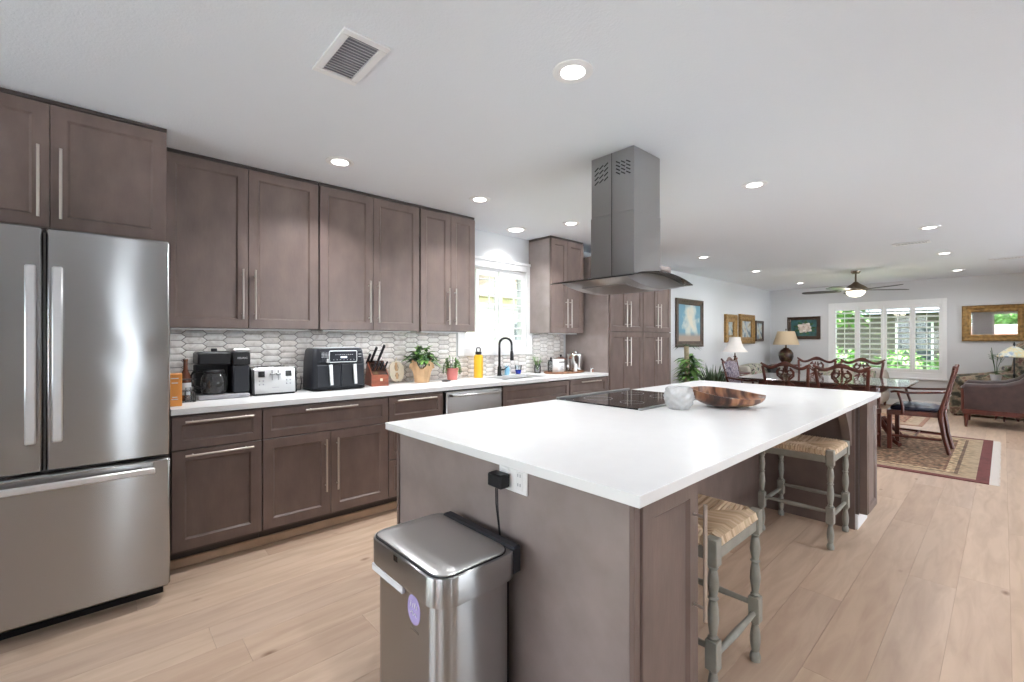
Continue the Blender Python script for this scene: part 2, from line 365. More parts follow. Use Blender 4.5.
# ================================================================== the room shell
YF, XR, YB, H = 11.664, 7.0, -2.6, 2.45
def wall_with_holes(name, axis, pos, thick, u0, u1, z0, z1, holes):
    """axis 'x': wall in plane x=pos, u=y ; axis 'y': plane y=pos, u=x ; holes (ua,ub,za,zb)"""
    mb = MB(); us = sorted({u0, u1, *[h[0] for h in holes], *[h[1] for h in holes]})
    for a, b_ in zip(us[:-1], us[1:]):
        hs = sorted([h for h in holes if h[0] <= a + 1e-6 and h[1] >= b_ - 1e-6], key=lambda h: h[2]); z = z0
        segs = []
        for h in hs: segs.append((z, h[2])); z = h[3]
        segs.append((z, z1))
        for p, q in segs:
            if q - p < 1e-4: continue
            if axis == 'x': mb.box(min(pos, pos + thick), max(pos, pos + thick), a, b_, p, q)
            else: mb.box(a, b_, min(pos, pos + thick), max(pos, pos + thick), p, q)
    return struct(obj(name, mb, M['wall']))
KW = (2.73, 3.62, 1.21, 2.07)       # kitchen window opening y0 y1 z0 z1
FW = (1.24, 2.94, .66, 1.98)        # dining window opening x0 x1 z0 z1
wall_with_holes('wall_left', 'x', 0, -.14, YB, YF, 0, H, [KW])
wall_with_holes('wall_far', 'y', YF, .14, 0, XR, 0, H, [FW])
RW = [(.17, .43, .06, 2.1), (2.6, 4.7, .06, 2.25), (5.2, 9.6, .06, 2.25)]
wall_with_holes('wall_right', 'x', XR, .14, YB, YF, 0, H, RW)
BW = [(.4, 2.9, .25, 2.35), (3.42, 4.95, .25, 2.35), (5.2, 6.8, .06, 2.35)]
wall_with_holes('wall_back', 'y', YB, -.14, 0, XR, 0, H, BW)
struct(obj('ceiling', MB().box(-.14, XR + .14, YB - .14, YF + .14, H, H + .12), M['ceil']))
fl = MB(); pw = .188; gp = .0009; xx = -.02
fl.box(-.14, XR + .14, YB - .14, YF + .14, -.12, -.003, mi=1)
while xx < XR + .1:
    y = YB - random.uniform(0, 1.6)
    while y < YF + .1:
        L = random.choice((1.25, 1.5, 1.8, 2.1)) * random.uniform(.9, 1.1)
        fl.box(xx + gp / 2, xx + pw - gp / 2, max(y, YB - .13) + gp / 2, min(y + L, YF + .13) - gp / 2, -.0028, 0)
        y += L
    xx += pw
struct(obj('floor', fl, [M['floor'], M['gap']]))
def baseboard(name, x0, x1, y0, y1): return struct(obj(name, MB().box(x0, x1, y0, y1, 0.0005, .12, .006), M['white']))
baseboard('baseboard_left', .001, .017, 5.80, YF - .02)
baseboard('baseboard_far', .02, XR - .02, YF - .017, YF - .001)

def shutter_panel(mb, u0, u1, z0, z1, d, nl, tilt, stile=.042, rail=.085, lw=.076, to=None, rod=True):
    """plantation shutter panel in plane (u,z), thickness along d; 'to' maps (u,d,z)->xyz"""
    th = .028
    def bx(a, b_, c, e, f, h):
        vs = [to(u, w, z) for u in (a, b_) for w in (c, e) for z in (f, h)]
        mb.add(vs, [(0, 1, 3, 2), (4, 6, 7, 5), (0, 4, 5, 1), (2, 3, 7, 6), (0, 2, 6, 4), (1, 5, 7, 3)])
    bx(u0, u0 + stile, d, d + th, z0, z1); bx(u1 - stile, u1, d, d + th, z0, z1)
    bx(u0 + stile, u1 - stile, d, d + th, z0, z0 + rail); bx(u0 + stile, u1 - stile, d, d + th, z1 - rail, z1)
    a, b_ = z0 + rail, z1 - rail; p = (b_ - a) / nl
    for k in range(nl):
        zc = a + p * (k + .5); rg = []
        for u in (u0 + stile + .002, u1 - stile - .002):
            ring = []
            for q in range(10):
                an = 2 * pi * q / 10; X = lw / 2 * cos(an); Y = .007 * sin(an)
                ring.append(to(u, d + th / 2 + X * cos(tilt) - Y * sin(tilt), zc + X * sin(tilt) + Y * cos(tilt)))
            rg.append(ring)
        mb.rings(rg)
    if rod: bx((u0 + u1) / 2 - .006, (u0 + u1) / 2 + .006, d + th / 2 + lw / 2 + .001, d + th / 2 + lw / 2 + .012, a + .01, b_ - .02)
# ---- kitchen window over the sink (plane x = 0, inside is +x)
w1 = sroot('window_1', (0, 3.175, 1.2))
def loc_x(mb): return mb
c = MB(); y0, y1, z0, z1 = 2.65 - 3.175, 3.705 - 3.175, 1.13 - 1.2, 2.155 - 1.2; k0, k1, q0, q1 = KW[0] - 3.175, KW[1] - 3.175, KW[2] - 1.2, KW[3] - 1.2
c.box(.001, .022, y0, k0 + .005, z0, z1, .003); c.box(.001, .022, k1 - .005, y1, z0, z1, .003)
c.box(.001, .022, k0 + .005, k1 - .005, q1 - .005, z1, .003); c.box(.001, .022, k0 + .005, k1 - .005, z0, q0 + .005, .003)
c.box(.001, .034, y0 - .012, y1 + .012, z1 - .018, z1 + .012, .004)
obj('window_casing', c, M['white'], w1)
f = MB()
f.box(-.12, -.001, k0 + .001, k0 + .03, q0 + .001, q1 - .001); f.box(-.12, -.001, k1 - .03, k1 - .001, q0 + .001, q1 - .001)
f.box(-.12, -.001, k0 + .03, k1 - .03, q1 - .03, q1 - .001); f.box(-.12, -.001, k0 + .03, k1 - .03, q0 + .001, q0 + .03)
f.box(-.115, -.09, k0 + .03, k1 - .03, -.0 + .43, .46)
obj('window_frame', f, M['white'], w1)
obj('window_pane', MB().box(-.104, -.100, k0 + .03, k1 - .03, q0 + .03, q1 - .03), M['glass'], w1)
for a, b_, tl in ((2.90, 3.20, -.16), (3.225, 3.588, -.16)):
    s_ = MB(); shutter_panel(s_, a - 3.175, b_ - 3.175, q0 + .032, q1 - .032, -.03, 8, tl, .036, .055, .064, to=lambda u, d, z: (d, u, z))
    obj('shutter', s_, M['white'], w1)
# ---- dining window (plane y = YF, inside is -y)
w2 = sroot('window_2', (2.08, YF, .6))
def wy(u, d, z): return (u, -d, z)
c = MB(); a0, a1, z0, z1 = 1.155 - 2.08, 3.005 - 2.08, .55 - .6, 2.075 - .6; k0, k1, q0, q1 = FW[0] - 2.08, FW[1] - 2.08, FW[2] - .6, FW[3] - .6
for (p, q, s_, t_) in ((a0, k0, z0, z1), (k1, a1, z0, z1), (k0, k1, q1, z1), (k0, k1, z0, q0)): c.box(p, q, -.030, -.001, s_, t_, .003)
c.box(a0 - .01, a1 + .01, -.045, -.001, z0 - .02, z0 + .012, .004)
obj('window_casing', c, M['white'], w2)
f = MB(); f.box(k0 + .001, k0 + .03, .001, .12, q0 + .001, q1 - .001); f.box(k1 - .03, k1 - .001, .001, .12, q0 + .001, q1 - .001)
f.box(k0 + .03, k1 - .03, .001, .12, q1 - .03, q1 - .001); f.box(k0 + .03, k1 - .03, .001, .12, q0 + .001, q0 + .03); f.box(-.02, .02, .06, .11, q0 + .03, q1 - .03)
obj('window_frame', f, M['white'], w2)
obj('window_pane', MB().box(k0 + .03, k1 - .03, .085, .089, q0 + .03, q1 - .03), M['glass'], w2)
for a, b_ in ((1.243, 1.657), (1.659, 2.085), (2.092, 2.52), (2.522, 2.938)):
    s_ = MB(); shutter_panel(s_, a - 2.08, b_ - 2.08, q0 + .002, q1 - .002, .002, 11, .38, .043, .07, .084, to=wy)
    obj('shutter', s_, M['white'], w2)
# ---- glazed doors and windows out of view (right and back walls)
def plain_window(name, axis, pos, h, mull=0):
    r_ = sroot(name, ((pos, (h[0] + h[1]) / 2, h[2]) if axis == 'x' else ((h[0] + h[1]) / 2, pos, h[2])))
    u = (h[1] - h[0]) / 2; z = h[3] - h[2]; fr = MB(); sg = 1 if axis == 'x' else -1
    def bx(mb, a, b_, c0, c1, d0, d1):
        if axis == 'x': mb.box(c0 * sg, c1 * sg, a, b_, d0, d1)
        else: mb.box(a, b_, c0 * sg, c1 * sg, d0, d1)
    t = .05 if u > .3 else .03
    bx(fr, -u + .001, -u + t, .02, .1, .001, z - .001); bx(fr, u - t, u - .001, .02, .1, .001, z - .001)
    bx(fr, -u + t, u - t, .02, .1, z - t, z - .001); bx(fr, -u + t, u - t, .02, .1, .001, t)
    for k in range(mull):
        m_ = -u + 2 * u * (k + 1) / (mull + 1); bx(fr, m_ - .035, m_ + .035, .03, .09, t, z - t)
    obj('window_frame', fr, M['white'], r_); p = MB(); bx(p, -u + t, u - t, .058, .062, t, z - t); obj('window_pane', p, M['glass'], r_)
plain_window('window_3', 'x', XR, RW[0]); plain_window('window_4', 'x', XR, RW[1], 1); plain_window('window_5', 'x', XR, RW[2], 1)
plain_window('window_6', 'y', YB, BW[0], 1); plain_window('window_7', 'y', YB, BW[1]); plain_window('window_8', 'y', YB, BW[2], 1)

# ================================================================== kitchen cabinets (front faces +x, width along y)
def shaker(mb, y0, y1, z0, z1, x, m=.058, th=.02):
    def rg(X, i): return [(X, y0 + i, z0 + i), (X, y1 - i, z0 + i), (X, y1 - i, z1 - i), (X, y0 + i, z1 - i)]
    m = min(m, (z1 - z0) * .3)
    return mb.rings([rg(x - th, 0), rg(x - .0015, 0), rg(x, .0015), rg(x, m), rg(x - .0015, m + .0015), rg(x - .0105, m + .010), rg(x - .0105, m + .02)])
def pull(x, y0, z0, y1, z1, off=.034, r=.0062):
    mb = MB(); p, q = Vector((x + off, y0, z0)), Vector((x + off, y1, z1)); mb.tube([p, q], r, 10)
    for t in (.11, .89):
        c_ = p.lerp(q, t); mb.tube([c_, (x + .0005, c_.y, c_.z)], r * .75, 8)
    return mb
G_UP, G_BASE, G_TALL = 'upper wall cabinets over the counter', 'base cabinets under the counter', 'tall pantry cabinets'
def unit(name, label, x0, y0, y1, z0, z1, xf, fronts, group, kick=False, cat='cabinet'):
    """fronts: (kind,ya,yb,za,zb,handle) world coords; handle None | ('v',y,za,zb) | ('h',z,ya,yb)"""
    cy = (y0 + y1) / 2; r_ = thing(name, label, cat, (0, cy, z0), 0, group); L = lambda y: y - cy; Z = lambda z: z - z0
    cz = .105 if kick else 0
    obj('carcass', MB().box(x0, xf - .0215, L(y0) + .0008, L(y1) - .0008, cz, z1 - z0), M['wood_in'], r_)
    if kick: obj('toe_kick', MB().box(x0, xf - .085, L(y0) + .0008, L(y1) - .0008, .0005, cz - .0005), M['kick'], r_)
    for kd, a, b_, c0, c1, hd in fronts:
        d = obj(kd, shaker(MB(), L(a), L(b_), Z(c0), Z(c1), xf, .058 if kd == 'door' else .045), M['wood'], r_)
        if hd:
            if hd[0] == 'v': hm = pull(xf, L(hd[1]), Z(hd[2]), L(hd[1]), Z(hd[3]))
            else: hm = pull(xf, L(hd[2]), Z(hd[1]), L(hd[3]), Z(hd[1]))
            obj('handle', hm, M['nickel'], d, label='brushed nickel bar handle')
    return r_
g2 = .0016; UB, UT = 1.372, 2.422
def upper(y0, ys, y1, label, hz=(1.432, 1.758), h1=None, h2=None, xf=.352):
    r_ = unit('wall_cabinet', label, .002, y0, y1, UB, 2.43, xf, [('door', y0 + g2 + .003, ys - g2, UB + .002, UT, ('v', ys - .036, *hz)), ('door', ys + g2, y1 - g2 - .003, UB + .002, UT, ('v', ys + .036, *hz))], G_UP)
    w_ = y1 - y0; lbm = obj('added_fill_bar', MB().box(.255, .285, -w_ / 2 + .05, w_ / 2 - .05, -.0115, -.0005, .002), M['white'], r_, label='slim added fill light bar under the cabinet')  # bar and its lamp are invented, added to brighten the backsplash
    L = bpy.data.lights.new('lamp', 'AREA'); L.shape = 'RECTANGLE'; L.size = .02; L.size_y = w_ - .12; L.energy = 2.0 * w_; L.color = LAMP_COL
    o = bpy.data.objects.new('lamp', L); link(o, lbm); o.location = (.27, 0, -.014)
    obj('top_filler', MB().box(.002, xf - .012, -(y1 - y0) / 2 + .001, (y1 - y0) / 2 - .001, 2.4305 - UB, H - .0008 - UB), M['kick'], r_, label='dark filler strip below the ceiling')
    return r_
upper(.272, .723, 1.176, 'wide brown shaker wall cabinet right beside the fridge, above the coffee maker and toaster')
upper(1.180, 1.594, 2.014, 'brown shaker wall cabinet above the air fryer and knife block, middle of the long run')
u3 = upper(2.019, 2.335, 2.613, 'narrow brown shaker wall cabinet above the leafy plant, just left of the sink window')
u4 = upper(3.668, 3.945, 4.240, 'brown shaker wall cabinet between the sink window and the tall pantry')
obj('side_panel', MB().box(.002, .33, .2945, .2965, .0, UT - UB), M['wood'], u3); obj('side_panel', MB().box(.002, .33, -.2885, -.2865, 0, UT - UB), M['wood_lit'], u4)
fc = unit('fridge_cabinet', 'dark brown two door cabinet above the steel refrigerator', .002, -.655, .271, 1.828, 2.43, .645,
     [('door', -.652, -.1775, 1.832, UT, ('v', -.213, 1.875, 2.21)), ('door', -.1745, .268, 1.832, UT, ('v', -.138, 1.875, 2.21))], None)
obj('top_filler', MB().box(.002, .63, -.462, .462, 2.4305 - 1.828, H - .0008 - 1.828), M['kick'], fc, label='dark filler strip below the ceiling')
BT = .8815; XF = .632
unit('base_cabinet', 'brown base cabinet with one drawer over one pull-out door beside the fridge', .002, .286, .7385, .0, BT, XF,
     [('drawer', .291, .7355, .685, .868, ('h', .841, .349, .686)), ('door', .291, .7355, .122, .678, ('h', .653, .349, .686))], G_BASE, True)
unit('base_cabinet', 'wide brown base cabinet with one long drawer over two doors, below the air fryer', .002, .7395, 1.5815, 0, BT, XF,
     [('drawer', .7425, 1.5785, .685, .868, ('h', .842, .985, 1.333)), ('door', .7425, 1.156, .122, .678, ('v', 1.119, .282, .632)), ('door', 1.159, 1.5785, .122, .678, ('v', 1.196, .282, .632))], G_BASE, True)
unit('base_cabinet', 'narrow brown three drawer base cabinet left of the dishwasher', .002, 1.5825, 2.068, 0, BT, XF,
     [('drawer', 1.5855, 2.063, .685, .868, ('h', .842, 1.641, 1.984)), ('drawer', 1.5855, 2.063, .405, .678, ('h', .640, 1.641, 1.984)), ('drawer', 1.5855, 2.063, .122, .398, ('h', .36, 1.641, 1.984))], G_BASE, True)
unit('base_cabinet', 'brown sink base cabinet with a plain false front right of the dishwasher', .002, 2.7105, 3.651, 0, .66, XF,
     [('false_front', 2.7155, 3.646, .685, .868, None), ('door', 2.7155, 3.179, .122, .678, ('v', 3.145, .30, .62)), ('door', 3.182, 3.646, .122, .678, ('v', 3.216, .30, .62))], G_BASE, True)
unit('base_cabinet', 'brown base cabinet with a top drawer at the pantry end of the counter', .002, 3.652, 4.311, 0, BT, XF,
     [('drawer', 3.657, 4.307, .685, .868, ('h', .842, 3.812, 4.16)), ('door', 3.657, 4.307, .122, .678, ('v', 3.70, .30, .62))], G_BASE, True)
struct(obj('trim_1', MB().box(.545 + .003, .562, .286, 4.311, .0006, .055, .006), M['oak_trim']))
# pantry: two tall units
def pantry(y0, ys, y1, label):
    return unit('pantry_cabinet', label, .002, y0, y1, 0, 2.285, .66,
        [('door', y0 + .004, ys - g2, 1.398, 2.279, ('v', ys - .04, 1.448, 1.758)), ('door', ys + g2, y1 - .004, 1.398, 2.279, ('v', ys + .04, 1.448, 1.758)),
         ('door', y0 + .004, ys - g2, .122, 1.388, ('v', ys - .04, .985, 1.33)), ('door', ys + g2, y1 - .004, .122, 1.388, ('v', ys + .04, .985, 1.33))], G_TALL, True)
p1 = pantry(4.332, 4.672, 5.032, 'tall brown four door pantry cabinet next to the counter end')
p2 = pantry(5.033, 5.38, 5.735, 'tall brown four door pantry cabinet nearest the cloud painting')
tag(obj('pantry_side_panel', MB().box(.002, .64, 4.3145, 4.331, .0005, 2.29, .001), M['wood_lit'], None), 'plain tall brown panel closing the counter end against the pantry', 'panel')
# counter with sink cut-out
cw = MB(); CZ0, CZ1 = .8825, .914; sy0, sy1, sx0, sx1 = 2.86, 3.50, .13, .50
for a, b_, c0, c1 in ((.287, sy0, .001, .648), (sy1, 4.313, .001, .648), (sy0, sy1, .001, sx0), (sy0, sy1, sx1, .648)): cw.box(c0, c1, a, b_, CZ0, CZ1)
tag(obj('worktop', cw, M['quartz']), 'long white quartz worktop along the left wall', 'worktop')
sk = thing('sink', 'stainless undermount sink set in the long worktop below the window', 'sink', (.315, 3.18, .68))
bs = MB(); rg = []
for z, q in ((.2015, 0.0), (.02, -.006), (.005, -.03)): rg.append([(x_, y_, z) for x_, y_ in rrect(.366 + 2 * q, .636 + 2 * q, .05, 5)])
bs.rings(rg, False, True); rg = [[(x_, y_, z) for x_, y_ in rrect(.366 + 2 * q, .636 + 2 * q, .05, 5)] for z, q in ((.2015, .0), (.2015, -.003), (.02, -.012), (.008, -.034))]
bs.rings(rg, False, True); obj('basin', bs, M['steel_s'], sk); obj('drain', MB().lathe([(.045, 0), (.045, .004), (.03, .002)], 20, (0, 0, .0085)), M['chrome'], sk)
# dishwasher
dw = thing('dishwasher', 'stainless dishwasher under the counter with a curved bar handle', 'dishwasher', (0, 2.39, 0))
obj('body', MB().box(.02, .60, -.315, .315, .105, .878), M['black'], dw)
obj('door', MB().box(.605, .640, -.298, .303, .115, .868, .006), M['steel_s'], dw)
obj('toe_kick', MB().box(.02, .54, -.315, .315, .001, .104), M['kick'], dw)
hp = [(.641, -.265, .838), (.672, -.258, .838), (.682, -.2, .836), (.684, 0, .836), (.682, .2, .836), (.672, .262, .838), (.641, .268, .838)]
obj('handle', MB().tube(hp, .0105, 10), M['steel_s'], dw)

# ------------------------------------------------------------------ backsplash: pointed hexagon tiles
tl = MB(); TW, TH, TP, CPX, CPY = .138, .0415, .024, .1185, .0455
def tile(cy, cz, lo, hi, zlo, zhi):
    h, tp = TW / 2, TP; poly = [(-h, 0), (-h + tp, -TH / 2), (h - tp, -TH / 2), (h, 0), (h - tp, TH / 2), (-h + tp, TH / 2)]
    def clip(ps, f):
        out = []
        for i in range(len(ps)):
            a, b_ = ps[i], ps[(i + 1) % len(ps)]; fa, fb = f(a), f(b_)
            if fa >= 0: out.append(a)
            if (fa >= 0) != (fb >= 0):
                t_ = fa / (fa - fb); out.append((a[0] + t_ * (b_[0] - a[0]), a[1] + t_ * (b_[1] - a[1])))
        return out
    p = [(cy + u, cz + v) for u, v in poly]
    for f_ in (lambda q: q[0] - lo, lambda q: hi - q[0], lambda q: q[1] - zlo, lambda q: zhi - q[1]):
        p = clip(p, f_)
        if len(p) < 3: return
    ca = sum(q[0] for q in p) / len(p), sum(q[1] for q in p) / len(p)
    ins = [(q[0] + (ca[0] - q[0]) * .03, q[1] + (ca[1] - q[1]) * .06) for q in p]
    tl.rings([[(.004, *q) for q in p], [(.0085, *q) for q in p], [(.0095, *q) for q in ins]])
def tile_field(lo, hi, zlo, zhi):
    tl.box(.001, .0055, lo, hi, zlo, zhi, mi=1)
    k0 = int((lo - TW) // CPX); k1 = int((hi + TW) // CPX) + 1
    for k in range(k0, k1):
        for j in range(-1, 14):
            tile(k * CPX, .93 + j * CPY + (CPY / 2 if k % 2 else 0), lo, hi, zlo, zhi)
tile_field(.287, 2.636, .9145, 1.3715); tile_field(2.636, 3.719, .9145, 1.128); tile_field(3.719, 4.268, .9145, 1.3715)
tag(obj('backsplash', tl, [M['tile'], M['grout']]), 'grey marble backsplash of long pointed hexagon tiles behind the counter', 'backsplash')

# ================================================================== refrigerator
fr = thing('refrigerator', 'stainless french door refrigerator with a bottom freezer drawer', 'refrigerator', (0, -.195, 0))
FXF = .905; A, B = -.455, .455
obj('body', MB().box(.03, .80, A, B, .03, 1.78, .004), M['steel_d'], fr)
obj('grille', MB().box(.05, .80, A + .02, B - .02, .002, .029), M['black'], fr)
obj('door', MB().box(.81, FXF, A, .013, 0.722, 1.787, .010), M['steel'], fr); obj('door', MB().box(.81, FXF, .0205, B, 0.722, 1.787, .010), M['steel'], fr)
dr_ = obj('freezer_drawer', MB().box(.81, FXF, A, B, .075, .712, .010), M['steel'], fr)
def flatbar(p0, p1, wid, x0=FXF, off=.055, th=.018):
    mb = MB()
    if abs(p0[0] - p1[0]) < 1e-6:
        mb.box(x0 + off - th, x0 + off, p0[0] - wid / 2, p0[0] + wid / 2, p0[1], p1[1], .005)
        for z in (p0[1] + .03, p1[1] - .03): mb.box(x0 + .001, x0 + off - th, p0[0] - wid / 2 + .006, p0[0] + wid / 2 - .006, z - .02, z + .02, .003)
    else:
        mb.box(x0 + off - th, x0 + off, p0[0], p1[0], p0[1] - wid / 2, p0[1] + wid / 2, .005)
        for y in (p0[0] + .03, p1[0] - .03): mb.box(x0 + .001, x0 + off - th, y - .02, y + .02, p0[1] - wid / 2 + .005, p0[1] + wid / 2 - .005, .003)
    return mb
obj('handle', flatbar((-.0215, .855), (-.0215, 1.615), .034), M['alu'], [o for o in fr.children if o.name.startswith('door')][0], label='long flat silver handle')
obj('handle', flatbar((.059, .855), (.059, 1.615), .034), M['alu'], [o for o in fr.children if o.name.startswith('door')][1], label='long flat silver handle')
hd = obj('handle', flatbar((-.40, .668), (.392, .668), .03), M['alu'], dr_, label='long flat silver handle')

# ================================================================== island
IX0, IX1, IY0, IY1 = 1.775, 3.114, .979, 4.197
tag(obj('island_worktop', MB().box(IX0, IX1, IY0, IY1, .882, .914, .002), M['quartz']), 'large white quartz island worktop holding the cooktop and wooden bowl', 'worktop')
ic = thing('island_cabinet', 'brown island base nearest the camera with the plain end panel behind the trash can', 'cabinet', (2.45, 1.20, 0), 0, 'island base cabinets')
def ib(x0, x1, y0, y1, z0, z1, bev=.0): return MB().box(x0 - 2.45, x1 - 2.45, y0 - 1.2, y1 - 1.2, z0, z1, bev)
obj('carcass', ib(1.845, 3.055, 1.046, 1.370, .105, .8805), M['wood_in'], ic)
obj('toe_kick', ib(1.90, 3.0, 1.046, 1.370, .0005, .104), M['kick'], ic)
obj('end_panel', ib(1.829, 3.0565, 1.026, 1.0445, .0005, .8805, .001), M['wood_lit'], ic)
obj('corner_post', ib(1.812, 1.8275, 1.018, 1.37, .0005, .8805, .002), M['wood'], ic)
obj('corner_post', ib(3.0575, 3.074, 1.018, 1.046, .0005, .8805, .002), M['wood'], ic)
d_ = obj('door', shaker(MB(), 1.050 - 1.2, 1.366 - 1.2, .118, .872, 3.0795 - 2.45, .052), M['wood'], ic)
obj('handle', pull(3.0795 - 2.45, 1.335 - 1.2, .455, 1.335 - 1.2, .805, .036), M['nickel'], d_, label='brushed nickel bar handle')
obj('side_panel', ib(2.47, 3.05, 1.371, 1.386, .0005, .8805), M['wood'], ic)
icm = thing('island_cabinet', 'brown knee wall of the island behind the rush seat stools', 'cabinet', (2.12, 2.55, 0), 0, 'island base cabinets')
obj('carcass', MB().box(1.835 - 2.12, 2.44 - 2.12, 1.388 - 2.55, 3.798 - 2.55, .105, .8805), M['wood_in'], icm)
obj('back_panel', MB().box(2.441 - 2.12, 2.457 - 2.12, 1.388 - 2.55, 3.798 - 2.55, .0005, .8805), M['wood'], icm)
obj('toe_kick', MB().box(1.90 - 2.12, 2.44 - 2.12, 1.388 - 2.55, 3.798 - 2.55, .0005, .104), M['kick'], icm)
for a, b_ in ((1.392, 1.99), (1.994, 2.59), (2.594, 3.19), (3.194, 3.795)):
    d_ = obj('door', shaker(MB(), -(b_) + 0, -(a), .122, .872, 0), M['wood'], icm)
    d_.data.transform(Matrix.Translation((1.812 - 2.12, -2.55, 0)) @ Matrix.Rotation(pi, 4, 'Z'))
icf = thing('island_cabinet', 'brown island end block by the dining area with a curved bracket and panelled front', 'cabinet', (2.45, 4.0, 0), 0, 'island base cabinets')
def fb(x0, x1, y0, y1, z0, z1, bev=0.0): return MB().box(x0 - 2.45, x1 - 2.45, y0 - 4, y1 - 4, z0, z1, bev)
obj('carcass', fb(1.835, 3.050, 3.815, 4.17, .105, .8805), M['wood_in'], icf)
obj('toe_kick', fb(1.90, 3.0, 3.815, 4.15, .0005, .104), M['kick'], icf)
obj('side_panel', fb(2.458, 3.032, 3.799, 3.814, .0005, .8805), M['wood'], icf)
obj('corner_post', fb(3.051, 3.094, 3.842, 3.872, .105, .8805, .002), M['wood'], icf)
obj('door', shaker(MB(), 3.876 - 4, 4.170 - 4, .105, .8805, 3.096 - 2.45, .05, .02), M['wood'], icf)
obj('base_block', fb(3.005, 3.048, 3.816, 4.12, .0008, .100, .003), M['white'], icf, label='pale floor block at the corner')
bk = [(3.798, .8805), (3.798, .575)] + [(3.768 - .165 * (t ** 1.7), .575 + .255 * t) for t in [i / 8 for i in range(9)]] + [(3.60, .8805)]
obj('bracket', MB().prism([(u - 4, v) for u, v in bk], 2.965 - 2.45, 3.015 - 2.45, 'x'), M['wood'], icf)
# outlet, plug and cable on the island end
op = thing('power_outlet', 'white wall outlet plate under the island worktop edge', 'outlet', (2.608, 1.0255, .84))
obj('plate', MB().box(-.070, .068, -.006, -.0003, -.050, .041, .002), M['white'], op)
obj('socket', MB().box(-.052, -.018, -.008, -.0062, -.04, .02, .002), M['pot_w'], op); so_ = obj('socket', MB().box(.016, .050, -.008, -.0062, -.038, .022, .002), M['pot_w'], op)
for zz in (-.025, .006):
    for xs_ in (.0275, .0385): obj('slot', MB().box(xs_ - .0015, xs_ + .0015, -.0088, -.0081, zz, zz + .010), M['grey_pl'], so_)
pl = thing('plug_adapter', 'black plug adapter in the island outlet with a cable hanging down', 'plug', (2.564, 1.017, .8245))
obj('body', MB().box(-.034, .036, -.045, -.0005, -.022, .024, .005), M['black'], pl)
obj('cable', MB().tube([(-.005, -.03, -.0225), (-.004, -.03, -.08), (.006, -.026, -.16), (.012, -.022, -.24), (.016, -.018, -.40), (.018, -.016, -.72), (.01, -.01, -.816)], .0023, 6).tube([(.001, -.028, -.0225), (.003, -.028, -.09), (.010, -.026, -.16), (.013, -.018, -.24), (.017, -.012, -.40)], .0018, 6), M['black'], pl)
# cooktop
ck = thing('cooktop', 'black glass cooktop let into the island under the hood', 'cooktop', (2.085, 2.565, .9145))
obj('glass_top', MB().box(-.285, .290, -.405, .405, 0, .007, .002), M['bglass'], ck)
obj('edge_trim', MB().box(-.304, -.286, -.409, .409, 0, .016, .003), M['steel_d'], ck); obj('edge_trim', MB().box(.291, .312, -.409, .409, 0, .010, .003), M['steel_d'], ck)
cr = MB()
for px_, py_, rr in ((-.13, -.2, .09), (-.13, .2, .075), (.12, .2, .10), (.12, -.2, .07)):
    cr.tube([(px_ + rr * cos(a * pi / 16), py_ + rr * sin(a * pi / 16), .0072) for a in range(32)], .0016, 4, True, (0, 0, 1), .0003)
obj('burner_ring', cr, M['grey_pl'], ck)

# ================================================================== range hood
hdx, hdy = 2.088, 2.475
ho = thing('range_hood', 'stainless island range hood with a curved glass canopy hanging from the ceiling', 'range hood', (hdx, hdy, 1.60))
cx0, cx1, cy0, cy1 = 1.927 - hdx, 2.246 - hdx, 2.325 - hdy, 2.628 - hdy; top = H - 1.6 - .001
def chim(x0, x1, y0, y1, z0, z1):
    mb = MB(); mb.box(x0, x1, y0, y1, z0, z1, .002); return mb
obj('chimney', chim(cx0, cx1, cy0, cy1, .085, .47), M['steel_s'], ho)
cu = obj('upper_chimney', chim(cx0 + .003, cx1 - .003, cy0 + .003, cy1 - .003, .4702, top), M['steel_s'], ho)
obj('seam', MB().box(-.0015, .0015, cy0 - .0010, cy0 - .0001, .087, top - .002), M['slot'], cu)
def slot_line(cx_, cz_, L, dirn):
    a = Vector((cx_ - L * .42, cy0 + .0024, cz_ - dirn * L * .27)); b_ = Vector((cx_ + L * .42, cy0 + .0024, cz_ + dirn * L * .27)); obj('vent_slot', MB().tube([a, b_], .0042, 6, False, (0, 1, 0), .0012), M['slot'], cu)
for side, dr in ((-1, 1), (1, -1)):
    cc = side * .080; ct = top - .110
    for r_ in range(3):
        for k in range(4):
            slot_line(cc + (r_ - 1) * .036, ct + (k - 1.5) * (.029 if dr > 0 else .022) + dr * (r_ - 1) * .006, .034, dr)
GH = .35; GC = -.035
def arch(y, lift): return lift * (1 - ((y - GC) / GH) ** 2)
gl = MB(); rg = []
for i in range(25):
    y = GC - GH + 2 * GH * i / 24; z = .043 + arch(y, .046); rg.append([(-.292, y, z), (.292, y, z), (.292, y, z + .006), (-.292, y, z + .006)])
gl.rings(rg); obj('glass_canopy', gl, M['hoodglass'], ho)
ge = MB(); ge.tube([(-.292, GC - GH - .0026, .046), (.292, GC - GH - .0026, .046)], .0035, 6)
obj('canopy_edge', ge, M['black_m'], ho, label='dark front edge of the glass canopy')
bd = MB(); rg = []
for i in range(25):
    y = -.345 + .66 * i / 24; q = max(0, 1 - ((y + .015) / .33) ** 2); zt = .0415 + arch(y, .046); zb = .042 - .040 * q + .006 * (1 - q)
    rg.append([(-.235, y, zb), (.235, y, zb), (.235, y, zt), (-.235, y, zt)])
bd.rings(rg); obj('body', bd, M['steel_s'], ho)
fm = MB(); rg = []
for i in range(13):
    y = -.24 + .48 * i / 12; q = max(0, 1 - ((y + .015) / .33) ** 2); zb = .0415 - .040 * q + .006 * (1 - q)
    rg.append([(-.16, y, zb - .003), (.16, y, zb - .003), (.16, y, zb), (-.16, y, zb)])
